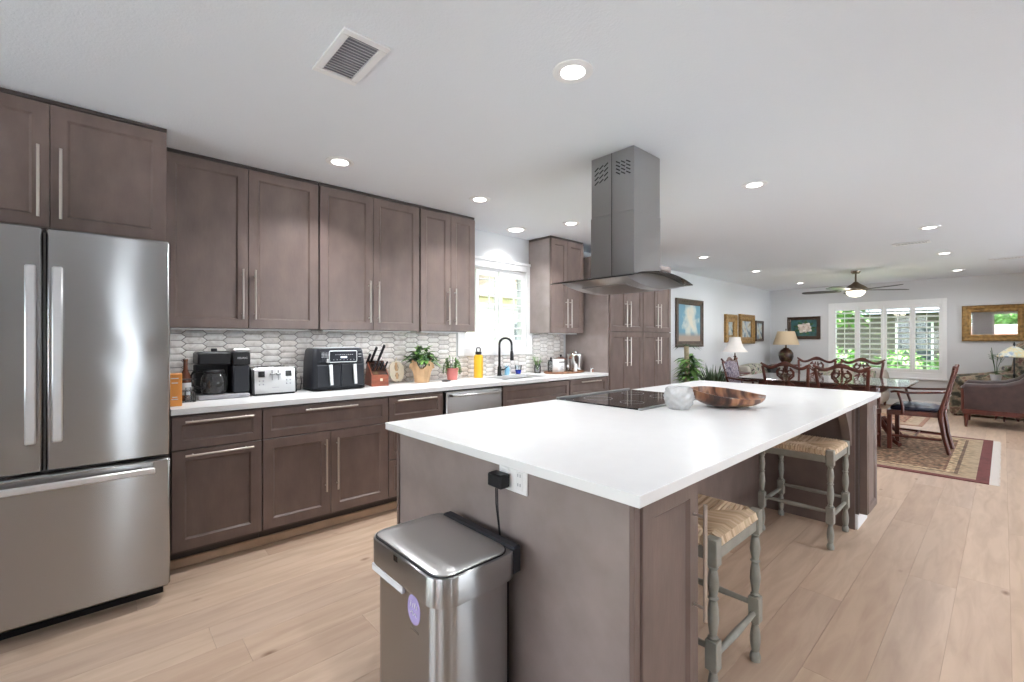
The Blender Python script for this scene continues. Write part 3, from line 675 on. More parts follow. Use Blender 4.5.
fm.rings(rg); obj('filter', fm, M['steel_d'], ho)

# ================================================================== trash can
tcn = thing('trash_can', 'brushed steel rectangular trash can with a flat lid in front of the island', 'trash can', (2.472, .828, 0))
TWd, TD = .424, .300
obj('body', MB().rings([[(x_, y_, z) for x_, y_ in rrect(TWd + q, TD + q, .06, 7)] for z, q in ((.012, -.026), (.02, -.020), (.30, -.020), (.552, -.020))]), M['steel_s'], tcn)
obj('base_rim', MB().rings([[(x_, y_, z) for x_, y_ in rrect(TWd - .034, TD - .034, .05, 7)] for z in (.001, .0115)]), M['black'], tcn)
obj('rear_spine', MB().box(-.16, .16, TD / 2 - .0095, TD / 2 + .006, .02, .552, .004), M['black'], tcn)
lb = obj('lid_band', MB().rings([[(x_, y_, z) for x_, y_ in rrect(TWd + q, TD + q, .062 + q / 2, 7)] for z, q in ((.553, .004), (.556, .014), (.560, .016), (.634, .016), (.6375, .013), (.638, .002))]), M['steel_s'], tcn)
obj('lid_gasket', MB().rings([[(x_, y_ - .012, z) for x_, y_ in rrect(TWd - .002, TD - .024, .056, 7)] for z in (.6382, .6398)]), M['black'], tcn)
ld = MB(); rg = [[(x_, y_ - .012, z) for x_, y_ in rrect(TWd + q, TD - .024 + q, .054 + q / 4, 7)] for z, q in ((.64, -.011), (.6425, -.011), (.6435, -.014), (.6425, -.10))]
ld.rings(rg); obj('lid', ld, M['steel_lid'], tcn)
obj('hinge_housing', MB().box(-TWd / 2 + .03, TWd / 2 - .002, TD / 2 - .026, TD / 2 + .013, .560, .6465, .006), M['char'], tcn, label='dark grey hinge housing')
obj('sensor', MB().box(-.028, -.004, -TD / 2 - .0085, -TD / 2 - .0072, .617, .634), M['bglass'], lb)
obj('pull_strip', MB().box(-.19, .015, -TD / 2 - .003, -TD / 2 + .0095, .526, .550, .002), M['print'], tcn, label='pale silver grip strip below the lid')
st = obj('sticker', MB().prism([(.064 + .036 * cos(a * pi / 16), .497 + .044 * sin(a * pi / 16)) for a in range(32)], -TD / 2 + .0090, -TD / 2 + .0098, 'y'), M['lav'], tcn, label='round lavender sticker')
sq = MB(); yy = -TD / 2 + .0086
for k in range(4): sq.tube([(.046 + k * .011, yy, .503), (.050 + k * .011, yy, .520 - .004 * (k % 2))], .0016, 5)
sq.tube([(.046, yy, .484), (.056, yy, .492), (.062, yy, .480), (.072, yy, .490), (.080, yy, .480)], .0016, 5)
obj('sticker_print', sq, M['print'], st)
obj('badge', MB().box(.045, .09, -TD / 2 + .0086, -TD / 2 + .0096, .434, .440), M['steel_d'], tcn)

# ================================================================== counter stools with rush seats
def stool_leg():
    mb = MB(); s2 = .021
    mb.lathe([(.012, .0005), (.019, .004), (.021, .02), (.017, .036), (.012, .042), (.015, .048), (.019, .075), (.020, .10), (.015, .135), (.012, .15), (.016, .156), (.012, .162)], 14)
    mb.box(-s2, s2, -s2, s2, .162, .265, .003)
    mb.lathe([(.012, .265), (.018, .272), (.012, .279), (.013, .285), (.020, .335), (.018, .37), (.013, .40), (.019, .407), (.013, .414), (.016, .43), (.020, .455), (.016, .49), (.013, .505), (.018, .512), (.013, .52)], 14)
    mb.box(-s2, s2, -s2, s2, .52, .615, .003); return mb
SX, SY = .195, .195
def make_stool(loc, label):
    t = thing('counter_stool', label, 'stool', loc, 0, 'rush seat stools at the island')
    for a in (-1, 1):
        for b_ in (-1, 1):
            mb = stool_leg(); mb.v = [(x + a * SX, y + b_ * SY, z) for x, y, z in mb.v]; obj('leg', mb, M['stool'], t)
    q = .0215
    for s_ in (-1, 1):
        obj('seat_rail', MB().box(-SX + q, SX - q, s_ * SY - .013, s_ * SY + .013, .535, .578, .003), M['stool'], t)
        obj('seat_rail', MB().box(s_ * SX - .013, s_ * SX + .013, -SY + q, SY - q, .535, .578, .003), M['stool'], t)
        obj('stretcher', MB().tube([(-SX + q, s_ * SY, .232), (0, s_ * SY, .232), (SX - q, s_ * SY, .232)], [.010, .014, .010], 10), M['stool'], t)
        obj('stretcher', MB().tube([(s_ * SX, -SY + q, .20), (s_ * SX, 0, .20), (s_ * SX, SY - q, .20)], [.010, .014, .010], 10), M['stool'], t)
    rs = MB(); N = 22; hw = SX + .014; inn = SX - .024
    for side in range(4):
        Mt = Matrix.Rotation(side * pi / 2, 4, 'Z')
        for k in range(N):
            u = -inn + (k + .5) * 2 * inn / N; d = abs(u); rr = inn / N * 1.02
            pts = [(u, -hw + .010, .582), (u, -hw, .588), (u, -hw + .006, .606), (u, -hw + .03, .615)]
            if d < .165: pts += [(u, -(.12 if d < .1 else d + .02), .607 + random.uniform(-.001, .001))]
            pts.append((u * .99, -max(d, .004), .600))
            rs.tube(pts, rr, 6, M=Mt)
    rs.box(-SX + .0, SX, -SX, SX, .583, .594)
    obj('rush_seat', rs, M['rush'], t, label='woven straw coloured rush seat'); return t
s1 = make_stool((2.845, 1.758, 0), 'grey green rush seat stool nearest the camera, beside the island end cabinet')
dup(s1, (2.80, 3.525, 0), label='grey green rush seat stool tucked by the bracket at the far end of the island')

# ================================================================== things on the island
# textured crystal bowl
CB = (2.500, 2.372, .9145)
cbw = MB(); NR, NA = 26, 60; rg = []
for k in range(NR + 1):
    t_ = k / NR; a_ = -1.15 + 2.05 * t_; r_ = .079 * cos(a_ * .82) ** .8; z = .122 * t_; ring = []
    for i in range(NA):
        q = r_ + .0045 * cos(8 * 2 * pi * i / NA + (pi if int(t_ * 6) % 2 else 0)) * abs(sin(t_ * 6 * pi)); ring.append((q * cos(2 * pi * i / NA), q * sin(2 * pi * i / NA), z))
    rg.append(ring)
for r_, z in ((.0515, .1225), (.052, .118), (.064, .09), (.068, .06), (.060, .03), (.04, .014), (.001, .012)): rg.append([(r_ * cos(2 * pi * i / NA), r_ * sin(2 * pi * i / NA), z) for i in range(NA)])
cbw.rings(rg, True, True)
tag(obj('crystal_bowl', cbw, M['crystal'], None, CB, flat=True), 'small round cut crystal bowl between the cooktop and the wooden bowl', 'bowl')
# carved wooden bowl, almond shaped
wb = MB(); n_ = 26; oute = []; inne = []
def bowl_ring(s, inset, up):
    w = (.150 * (max(0, 1 - abs(s) ** 2.3)) ** .80 + .002); w = max(w - inset, .0008); zr = .092 - .020 * s - .008 * s * s
    return w, zr
NS = 22; Lh = .212
for i in range(NS + 1):
    s_ = -1 + 2 * i / NS; w, zr = bowl_ring(s_, 0, 0); wi, _ = bowl_ring(s_, .009, 0); zb = .0 + .066 * abs(s_) ** 3.2 if s_ > 0 else .066 * abs(s_) ** 3.2; ring = []
    for k in range(13):
        a = pi * k / 12; zt_ = zr - (.030 if cos(a) > 0 else .004) * cos(a) * w / .15; ring.append((s_ * Lh, -w * cos(a), zt_ - (zt_ - zb) * (sin(a) ** .62)))
    for k in range(13):
        a = pi * (12 - k) / 12; si = s_ * .955; zi = zr - .001 - (.030 if cos(a) > 0 else .004) * cos(a) * w / .15; zbi = min(zb + .012, zi - .002); ring.append((si * Lh, -wi * cos(a), zi - (zi - zbi) * (sin(a) ** .75)))
    oute.append(ring)
wb.rings(oute, True, True)
tag(obj('wooden_bowl', wb, M['walnut'], None, (2.645, 2.665, .915), R(44)), 'dark striped carved wooden bowl, almond shaped, on the island worktop', 'bowl')

# ================================================================== things on the long worktop
CT = .9145
# orange carton
ob = thing('carton', 'orange carton standing against the refrigerator on the worktop', 'box', (.45, .327, CT), R(-6))
obj('body', MB().box(-.05, .05, -.03, .03, 0, .185, .002), M['orange'], ob)
pm = MB()
for z, w in ((.158, .036), (.132, .030), (.05, .024), (.038, .03)): pm.box(.0502, .0507, -w / 2 - .004, w / 2 - .004, z, z + .005)
obj('print', pm, M['print'], ob)
# brown bottle in front of the wire rack
bt_ = thing('bottle', 'brown glass bottle behind the orange carton', 'bottle', (.26, .395, CT))
obj('body', MB().lathe([(.026, 0), (.03, .004), (.03, .13), (.024, .165), (.012, .20), (.011, .248), (.013, .25), (.013, .262), (.0, .262)], 18), M['amber'], bt_)
obj('bottle_label', MB().lathe([(.0303, .04), (.0306, .045), (.0306, .11), (.0303, .115)], 18, cap0=False, cap1=False), M['print'], bt_)
rk = thing('wire_rack', 'small dark wire rack beside the orange carton', 'rack', (.325, .395, CT))
wr = MB()
for z in (.004, .07, .14): wr.tube([(x_, y_, z) for x_, y_ in rrect(.07, .085, .012, 3)], .0022, 6, True)
for x_, y_ in ((-.035, -.03), (-.035, .03), (.035, -.03), (.035, .03), (0, -.0425), (0, .0425)): wr.tube([(x_, y_, .001), (x_, y_, .142)], .002, 6)
obj('frame', wr, M['black_m'], rk)
# small jar in the rack
tag(obj('spice_jar', MB().lathe([(.016, 0), (.018, .003), (.018, .06), (.013, .07), (.014, .074), (.014, .088), (0, .089)], 14), M['clear'], None, (.33, .40, CT + .002)), 'little clear jar inside the dark wire rack', 'jar')
# coffee maker
cm = thing('coffee_maker', 'black dual coffee maker with a glass carafe and a pod side', 'coffee maker', (.18, .60, CT))
obj('base', MB().box(-.12, .135, -.145, .14, 0, .030, .006), M['grey_pl'], cm)
obj('rear_column', MB().box(-.12, -.02, -.14, .045, .0305, .2195, .006), M['black'], cm)
obj('brew_head', MB().box(-.12, .10, -.143, .045, .22, .305, .012), M['black'], cm); obj('knob', MB().lathe([(.018, 0), (.018, .018), (.014, .02)], 16, (-.01, -.04, .3055)), M['black'], cm)
ps = obj('pod_column', MB().box(-.12, .115, .047, .143, .0305, .215, .008), M['char'], cm)
ph = obj('pod_head', MB().box(-.12, .118, .047, .147, .2155, .298, .006), M['black'], cm)
obj('pod_lid', MB().box(-.11, .118, .049, .145, .2985, .325, .008), M['steel_s'], ph, label='silver pod lid')
text_mesh('brand_print', 'KEURIG', .017, M['print'], ph, MX(.1183, .100, .262))
cf = obj('carafe', MB().lathe([(.060, 0), (.066, .006), (.074, .03), (.075, .07), (.070, .112), (.055, .135), (.053, .135), (.067, .111), (.072, .07), (.071, .03), (.058, .008)], 26, (.055, -.05, .032)), M['smoke'], cm)
obj('collar', MB().lathe([(.0555, .135), (.058, .137), (.058, .150), (.052, .156), (0, .157)], 26, (.055, -.05, .032)), M['black'], cf)
obj('carafe_handle', MB().tube([(.04, -.106, .178), (.03, -.158, .176), (.02, -.170, .15), (.022, -.162, .09), (.035, -.124, .07)], .010, 8, rb=.007), M['black'], cf)
# toaster
to = thing('toaster', 'silver four slice toaster between the coffee maker and the air fryer', 'toaster', (.15, .906, CT))
tb = MB(); pf = [(-.13, .012), (.125, .012), (.128, .02), (.112, .175), (.098, .19), (-.10, .19), (-.115, .178), (-.132, .02)]
tb.prism(pf, -.128, .132, 'y'); bo = obj('body', tb, M['steel_s'], to)
obj('end_cap', MB().prism([(u * 1.01, v * 1.0 - .002) for u, v in pf], -.146, -.1285, 'y'), M['black'], to); obj('end_cap', MB().prism([(u * 1.01, v - .002) for u, v in pf], .1325, .142, 'y'), M['black'], to)
obj('foot_rail', MB().box(-.12, .115, -.13, .13, .0005, .0115), M['black'], to)
for a in (-.06, .03):
    for b_ in (-.095, .015): obj('slot', MB().box(a, a + .03, b_, b_ + .09, .1902, .1925), M['slot'], to)
def tface(z): return .128 - (z - .02) * (.016 / .155)
for a in (-.085, .088): obj('display', MB().box(tface(.145) - .003, tface(.145) + .004, a - .020, a + .020, .125, .165), M['bglass'], to)
lv = MB()
for a in (-.017, .022): lv.box(tface(.12) - .004, tface(.12) + .002, a - .004, a + .004, .075, .170)
obj('lever_slot', lv, M['steel_d'], to); lvr = MB()
for a in (-.017, .022): lvr.box(tface(.145), tface(.145) + .018, a - .017, a + .017, .141, .149, .003)
obj('lever', lvr, M['steel_d'], to)
bn = MB()
for a in (-.085, .088):
    for k in range(2):
        for z in (.075, .10): bn.lathe([(.0055, -.002), (.0055, .003), (.004, .004)], 10, M=Matrix.Translation((tface(z), a - .012 + k * .024, z)) @ Matrix.Rotation(R(90), 4, 'Y'))
obj('button', bn, M['grey_pl'], to)
obj('name_print', MB().box(tface(.05) + .0003, tface(.05) + .0012, -.02, .024, .048, .053), M['grey_pl'], to)
obj('cord', MB().tube([(-.05, .1425, .03), (-.06, .17, .012), (-.02, .21, .005), (-.07, .235, .06), (-.135, .25, .10)], .003, 6), M['black'], to)
# air fryer
af = thing('air_fryer', 'big charcoal two basket air fryer with silver handles and a lit panel', 'air fryer', (.17, 1.357, CT))
ab = MB(); rg = [[(x_, y_, z) for x_, y_ in rrect(.255 + q, .395 + q, .045, 5)] for z, q in ((.014, 0), (.02, .012), (.22, .006), (.30, -.012), (.318, -.03), (.320, -.06))]
ab.rings(rg); obj('body', ab, M['char'], af)
obj('base', MB().rings([[(x_, y_, z) for x_, y_ in rrect(.25 + q, .39 + q, .045, 5)] for z, q in ((.001, 0), (.008, .02), (.0135, .018))]), M['black'], af)
obj('top_rim', MB().tube([(x_, y_, .3205) for x_, y_ in rrect(.19, .33, .03, 4)], .004, 6, True), M['alu'], af)
for a in (-.092, .092):
    bk_ = obj('basket_front', MB().box(.131, .142, a - .088, a + .088, .028, .195, .005), M['char'], af)
    hb = MB(); hb.prism([(a + .006 - .013, .195), (a + .006 + .010, .197), (a + .012 + .011, .045), (a + .012 - .010, .043)], .150, .166, 'x'); hb.box(.1425, .1495, a, a + .014, .15, .175); hb.box(.1425, .1495, a + .004, a + .018, .055, .08)
    obj('handle', hb, M['alu'], bk_, label='silver handle')
pnl = obj('control_panel', MB().box(.125, .1375, -.150, .165, .213, .298, .004), M['navy_pl'], af)
obj('panel_frame', MB().tube([(.138, y_, z) for y_, z in ((-.085, .214), (.118, .214), (.122, .218), (.122, .294), (.118, .298), (-.085, .298), (-.089, .294), (-.089, .218))], .003, 6, True), M['alu'], pnl)
obj('dial', MB().lathe([(.016, -.004), (.016, .006), (.012, .010)], 18, M=Matrix.Translation((.139, -.100, .225)) @ Matrix.Rotation(R(90), 4, 'Y')), M['steel_d'], pnl)
obj('display', MB().box(.1378, .1386, -.004, .045, .244, .256), M['display'], pnl)
tp = MB()
for k in range(9): tp.box(.1378, .1384, -.045 + k * .016, -.036 + k * .016, .268 + .001 * (k % 2), .2715)
for k in range(7): tp.box(.1378, .1384, -.060 + k * .026, -.053 + k * .026, .230, .233)
for z in (.252, .262, .272, .282):
    for k in range(5): tp.box(.1378, .1384, -.146 + k * .011, -.139 + k * .011, z, z + .004)
for z in (.25, .27): tp.box(.1378, .1384, .135, .158, z, z + .004)
obj('panel_print', tp, M['print'], pnl)
# knife block and its knives
kb = thing('knife_block', 'red cherry knife block beside the air fryer', 'knife block', (.13, 1.725, CT), R(-10))
obj('block', MB().prism([(.115, .0005), (.115, .092), (-.035, .205), (-.11, .0005)], -.068, .072, 'y'), M['redwood'], kb, flat=True)
sd_ = Vector((-.15, 0, .113)).normalized(); obj('slanted_top', MB().add([(.113, -.060, .0945), (.113, .064, .0945), (-.031, .064, .203), (-.031, -.060, .203), (.1145, -.060, .0965), (.1145, .064, .0965), (-.0295, .064, .205), (-.0295, -.060, .205)], [(0, 1, 2, 3), (4, 5, 6, 7), (0, 1, 5, 4), (1, 2, 6, 5), (2, 3, 7, 6), (3, 0, 4, 7)]), M['vase_d'], kb, flat=True, label='dark slotted top face')
obj('emblem', MB().box(.1152, .1160, .002, .022, .042, .064), M['cream'], kb, label='pale square emblem')
def knife(loc, L, r_, label, blade, grp):
    k = thing('knife', label, 'knife', loc, R(-10), grp)
    d = Vector((.55, .18, .83)).normalized(); u = Vector((0, 1, 0))
    obj('handle', MB().tube([d * .0, d * L * .25, d * L * .7, d * L], [r_ * .8, r_, r_ * .92, r_ * 1.1], 8, nrm=(0, 1, 0), rb=[r_ * .6] * 4), M['black'] if not blade else M['char'], k)
    obj('bolster', MB().tube([d * -.012, d * -.0005], r_ * .85, 8, nrm=(0, 1, 0), rb=r_ * .55), M['chrome'], k, label='steel bolster')
for (x_, y_, z_, L, lb_) in ((.105, 1.695, 1.122, .135, 'long black handled knife on the left at the back of the knife block'), (.105, 1.757, 1.122, .155, 'long black handled knife on the right at the back of the knife block'), (.075, 1.668, 1.10, .09, 'shorter black handled knife at the left edge of the knife block')):
    knife((x_, y_, z_), L, .0165, lb_, False, 'large knives in the knife block')
for k in range(4): knife((.195, 1.665 + k * .034, 1.050), .078, .0105, 'dark handled steak knife in the low front row of the knife block', True, 'steak knives in the knife block')
# apple shaped trivet leaning on the tiles
apx = []
for a in range(40):
    t_ = 2 * pi * a / 40; r_ = .072 * (1 + .10 * abs(sin(t_)) - .13 * max(0, sin(t_)) ** 6); apx.append((r_ * cos(t_) * .98, r_ * sin(t_) * 1.25 + .10))
ap = thing('apple_trivet', 'cream apple shaped wooden trivet leaning on the tiles', 'trivet', (.055, 1.955, CT))
aa = MB(); ri = [[(x_, u, v) for u, v in apx] for x_ in (0, .011)]
def apple_half(sg):
    out = [p for p in apx if sg * p[0] >= .012]; out.sort(key=lambda p: p[1]); o = out
    poly = [(sg * .012, o[0][1])] + o + [(sg * .012, o[-1][1]), (sg * .012, .16), (sg * .022, .13), (sg * .012, .105), (sg * .012, .075), (sg * .02, .06), (sg * .012, .045)]
    return poly
for sg in (-1, 1): aa.prism(apple_half(sg), 0, .011, 'x')
aa.box(0, .011, -.0121, .0121, .178, .190); aa.box(0, .011, -.0121, .0121, .088, .1); aa.box(0, .011, -.0121, .0121, .012, .03); aa.box(.001, .010, -.012, .012, .012, .19, mi=1)
aa.tube([(.005, 0, .185), (.005, .004, .205), (.005, .012, .222)], .005, 6)
apo = obj('board', aa, [M['cream'], M['kraft']], ap, flat=True); apo.rotation_euler.y = R(-9); apo.location.x = .008; apo.location.z = .002
# green plant in a kraft paper wrap
pp = thing('potted_plant', 'bushy green plant in a folded kraft paper wrap on the worktop', 'plant', (.17, 2.145, CT))
kw = MB(); nn = 28; rg = []
for r_, z, zz in ((.062, 0, 0), (.066, .004, 0), (.080, .09, 0), (.096, .145, .026), (.112, .165, .042), (.108, .163, .042), (.09, .13, .01), (.07, .10, 0)):
    rg.append([(r_ * cos(2 * pi * i / nn) * (1 + .04 * sin(i * 1.7)), r_ * sin(2 * pi * i / nn) * (1 + .04 * sin(i * 2.3)), max(0, z + zz * (sin(2 * pi * i / nn * 4 + .6)))) for i in range(nn)])
kw.rings(rg); obj('paper_wrap', kw, M['kraft'], pp, flat=True)
lf = MB(); rnd = random.Random(3)
for k in range(150):
    a = rnd.uniform(0, 2 * pi); e = rnd.uniform(.15, 1.4); rr = rnd.uniform(.03, .105)
    p = Vector((rr * cos(a) * cos(e) * 1.1, rr * sin(a) * cos(e) * 1.35, .160 + .165 * sin(e) * rnd.uniform(.3, 1)))
    lf.leaf(p, (cos(a), sin(a), rnd.uniform(-.2, .7)), rnd.uniform(.05, .085), rnd.uniform(.035, .055), droop=rnd.uniform(.1, .6), mi=0 if rnd.random() < .52 else 1)
for k in range(12): a = k * .52; lf.tube([(0.02 * cos(a), .02 * sin(a), .10), (.05 * cos(a), .06 * sin(a), .24)], .003, 5)
obj('foliage', lf, [M['leafa'], M['leafb']], pp)
# pink pot with trailing succulent
pk = thing('potted_succulent', 'small pink pot with a trailing green succulent', 'plant', (.15, 2.49, CT))
obj('pot', MB().lathe([(.042, 0), (.046, .003), (.060, .095), (.064, .10), (.064, .112), (.056, .112), (.052, .09), (0, .088)], 24), M['pink'], pk)
sc = MB(); rnd = random.Random(5)
for k in range(26):
    a = rnd.uniform(0, 2 * pi); h_ = rnd.uniform(.02, .09); pts = [(.03 * cos(a), .03 * sin(a), .09), (.05 * cos(a), .05 * sin(a), .11 + h_), (.085 * cos(a), .075 * sin(a), .11 + h_ * .5), (.09 * cos(a), .09 * sin(a), .04 + h_ * .5)]
    if k > 14: pts = pts[:2] + [(.055 * cos(a), .055 * sin(a), .13 + h_)]
    sc.tube(pts, .0025, 5)
    for i in range(1, len(pts)):
        for j in range(5):
            p = Vector(pts[i - 1]).lerp(Vector(pts[i]), j / 5); sc.leaf(p, (rnd.uniform(-1, 1), rnd.uniform(-1, 1), rnd.uniform(-.3, 1)), .022, .014, mi=1)
obj('foliage', sc, [M['leafc'], M['leafb']], pk)
tag(obj('coaster', MB().lathe([(.04, 0), (.042, .002), (.042, .006), (.038, .007)], 20), M['black'], None, (.24, 2.36, CT)), 'thin black disc lying left of the pink pot', 'coaster')
# yellow bottle
yb = thing('water_bottle', 'tall yellow water bottle with a black loop lid', 'bottle', (.13, 2.825, CT))
obj('body', MB().lathe([(.043, 0), (.047, .004), (.047, .205), (.040, .228), (.029, .232)], 24), M['yellow'], yb)
cp = MB().lathe([(.029, .2325), (.031, .235), (.031, .258), (.027, .262)], 20); cp.tube([(0, -.021, .26), (0, -.024, .29), (0, -.018, .302), (0, .018, .302), (0, .024, .29), (0, .021, .26)], .006, 8)
obj('lid', cp, M['black'], yb)
# faucet
fa = thing('faucet', 'matt black gooseneck kitchen faucet behind the sink', 'faucet', (.085, 3.145, CT))
obj('base', MB().lathe([(.027, 0), (.027, .01), (.022, .014), (.021, .09), (.018, .10)], 18), M['black_m'], fa)
pts = [(0, 0, .10), (0, 0, .33)] + [(.065 - .065 * cos(a), .028 - .028 * cos(a), .335 + .065 * sin(a)) for a in [pi * k / 12 for k in range(1, 13)]] + [(.131, .057, .27)]
obj('spout', MB().tube(pts, .0125, 12), M['black_m'], fa); obj('spray_head', MB().tube([(.131, .057, .269), (.132, .058, .23), (.134, .059, .165)], [.014, .018, .020], 12), M['black_m'], fa)
obj('lever', MB().tube([(.0, .021, .06), (.005, .06, .065), (.01, .12, .10)], [.010, .008, .006], 8), M['black_m'], fa)
# dish soap and blue glass behind the sink
sb = thing('soap_bottle', 'pale blue dish soap bottle behind the faucet', 'bottle', (.062, 3.275, CT))
obj('body', MB().rings([[(x_, y_, z) for x_, y_ in rrect(.035 + q, .06 + q * 1.3, .015 + q / 3, 4)] for z, q in ((0, 0), (.07, .0), (.09, -.012), (.098, -.018))]), M['sblue'], sb); obj('cap', MB().lathe([(.009, .0985), (.009, .112), (.004, .114), (.004, .12)], 12), M['white'], sb)
bg_ = thing('tumbler', 'small glass tumbler with a cobalt blue base by the window', 'glass', (.07, 3.435, CT))
obj('blue_base', MB().lathe([(.022, 0), (.026, .003), (.034, .04), (.036, .05), (0, .05)], 20), M['blueg'], bg_); obj('bowl', MB().lathe([(.0362, .0505), (.041, .10), (.039, .10), (.034, .054)], 20, cap0=False, cap1=False), M['clear'], bg_)
# glass vase with sprigs
gv = thing('bud_vase', 'clear glass vase with light green sprigs right of the sink', 'vase', (.10, 3.71, CT))
obj('vase', MB().lathe([(.034, 0), (.038, .004), (.040, .05), (.034, .10), (.032, .105), (.030, .1), (.036, .05), (.034, .008)], 18), M['clear'], gv)
sp = MB(); rnd = random.Random(9)
for k in range(16):
    a = rnd.uniform(0, 2 * pi); t_ = Vector((.035 * cos(a), .045 * sin(a), rnd.uniform(.11, .20))); sp.tube([(0, 0, .03), t_], .0016, 4)
    for j in range(5): sp.leaf(t_ * (1 - .12 * j), (cos(a + j), sin(a + j), .4), .034, .018)
obj('sprigs', sp, M['leafb'], gv)
# round wooden tray with canisters
ty = thing('tray', 'oval brown wooden tray at the pantry end of the worktop', 'tray', (.265, 3.985, CT))
obj('board', MB().rings([[(.165 * q * cos(2 * pi * i / 40), .30 * q * sin(2 * pi * i / 40), z) for i in range(40)] for z, q in ((0, .95), (.004, 1), (.020, 1), (.022, .985), (.010, .95))]), M['traywood'], ty)
TZ = CT + .0105
ec = thing('canister', 'square white enamel canister with a dark lid line on the tray', 'canister', (.30, 3.845, TZ), R(5)); ec.scale = (1.12, 1.2, 1.05)
obj('body', MB().rings([[(x_, y_, z) for x_, y_ in rrect(.085 + q, .095 + q, .012, 4)] for z, q in ((0, -.006), (.005, 0), (.118, 0), (.122, -.004))]), M['enamel'], ec)
obj('lid', MB().rings([[(x_, y_, z) for x_, y_ in rrect(.088 + q, .098 + q, .012, 4)] for z, q in ((.1225, -.008), (.124, 0), (.140, 0), (.146, -.012))]), M['enamel'], ec); obj('seal', MB().box(.0425, .0437, -.044, .044, .1095, .116), M['slot'], ec)
gp_ = MB(); gp_.box(.0427, .0434, -.028, .03, .03, .034); gp_.box(.0427, .0434, -.02, .022, .06, .064); gp_.tube([(.0428, -.02 + k * .005, .045 + .006 * sin(k)) for k in range(9)], .002, 5)
obj('print', gp_, M['grey_pl'], ec)
kt = thing('pot', 'copper toned lidded pot behind the white canister', 'pot', (.195, 4.005, TZ))
obj('body', MB().lathe([(.05, 0), (.058, .006), (.062, .06), (.064, .135), (.068, .14)], 24), M['steel_s'], kt); obj('lid', MB().lathe([(.068, .1405), (.066, .15), (.03, .166), (0, .168)], 24), M['copper'], kt); obj('knob', MB().lathe([(.006, .1685), (.006, .178), (.013, .184), (.012, .196), (0, .198)], 14), M['black'], kt)
gj = thing('glass_jar', 'clear glass jar with a black knob left of the white canister', 'jar', (.185, 3.845, TZ))
obj('body', MB().lathe([(.034, 0), (.038, .004), (.038, .11), (.032, .125), (.030, .12), (.035, .108), (.035, .006)], 18), M['clear'], gj); obj('lid', MB().lathe([(.033, .1255), (.033, .135), (.010, .14), (.010, .152), (.014, .158), (.012, .168), (0, .17)], 18), M['black'], gj)
sc_ = thing('ice_bucket', 'shiny stainless ice bucket with a lid in the dark corner', 'bucket', (.265, 4.185, TZ)); sc_.scale = (1.2, 1.2, 1.1)
obj('body', MB().lathe([(.062, 0), (.068, .006), (.078, .165), (.084, .17), (.084, .178)], 28), M['chrome'], sc_); obj('lid', MB().lathe([(.083, .1785), (.080, .188), (.02, .202), (.02, .206), (.024, .214), (0, .216)], 28), M['chrome'], sc_)
sm_ = thing('salt_mill', 'small clear grinder bottle in front of the ice bucket', 'grinder', (.345, 3.955, TZ)); obj('body', MB().lathe([(.016, 0), (.018, .003), (.015, .05), (.012, .056)], 14), M['clear'], sm_); obj('cap', MB().lathe([(.013, .0565), (.013, .082), (.009, .086), (0, .087)], 14), M['alu'], sm_)
wc = thing('creamer', 'slim white ceramic creamer on the tray in front of the ice bucket', 'creamer', (.375, 4.055, TZ)); obj('body', MB().lathe([(.018, 0), (.021, .004), (.019, .06), (.022, .095), (.020, .095), (.016, .06), (0, .01)], 18), M['enamel'], wc); obj('handle', MB().tube([(0, .020, .08), (0, .036, .07), (0, .034, .04), (0, .019, .03)], .003, 6), M['enamel'], wc)
for y_, lb_, mt in ((4.262, 'little pale shaker at the right end of the tray', 'enamel'), (4.292, 'little copper shaker at the worktop end by the pantry panel', 'copper')):
    q = thing('shaker', lb_, 'shaker', (.44, y_, CT), 0, 'shakers at the tray end'); obj('body', MB().lathe([(.010, 0), (.012, .003), (.009, .03), (.010, .036)], 12), M[mt], q); obj('cap', MB().lathe([(.0105, .0365), (.010, .046), (0, .05)], 12), M['chrome'], q)

# ================================================================== ceiling: lights, vents, fan
def downlight(x, y, label, rr=.054, watts=LAMP_W, group='recessed ceiling lights'):
    t = thing('ceiling_light', label, 'ceiling light', (x, y, H), 0, group)
    obj('trim_ring', MB().lathe([(rr, -.0008), (rr + .034, -.0012), (rr + .032, -.005), (rr + .008, -.009), (rr - .002, -.006)], 28, cap0=False, cap1=False), M['white'], t)
    obj('lens', MB().lathe([(rr, -.0055), (rr * .7, -.0075), (0, -.008)], 28, cap0=False), M['lens'], t)
    L = bpy.data.lights.new('lamp', 'AREA'); L.shape = 'DISK'; L.size = rr * 1.8; L.energy = watts; L.spread = R(122 if y < 5 else 165); L.color = LAMP_COL
    o = bpy.data.objects.new('lamp', L); link(o, t); o.location = (0, 0, -.014)
for x, y, lb_, wt_ in [(a_, b_, c_, 9.0 if a_ < .85 else LAMP_W if b_ < 5 else 8.0) for a_, b_, c_ in ((.82, 1.145, 'recessed ceiling light above the base cabinets in front of the coffee maker'), (.82, 2.296, 'recessed ceiling light in front of the right end of the long wall cabinets'), (.83, 3.436, 'recessed ceiling light in front of the cabinet between window and pantry'),
                  (2.47, 1.496, 'largest brightest recessed ceiling light above the near end of the island'), (2.47, 3.581, 'recessed ceiling light right of the hood chimney above the far end of the island'),
                  (.89, 6.208, 'recessed ceiling light closest to the cloud painting'), (.91, 8.126, 'recessed ceiling light near the gilt framed pictures on the left wall'), (.92, 10.51, 'recessed ceiling light in the far left corner behind the fan'),
                  (3.205, 6.262, 'nearest recessed ceiling light of the row right of the fan, before the small vent'), (3.185, 8.28, 'middle recessed ceiling light of the row right of the fan'), (3.205, 10.474, 'recessed ceiling light above the mirror, last of the right row'))]:
    downlight(x, y, lb_, watts=wt_)
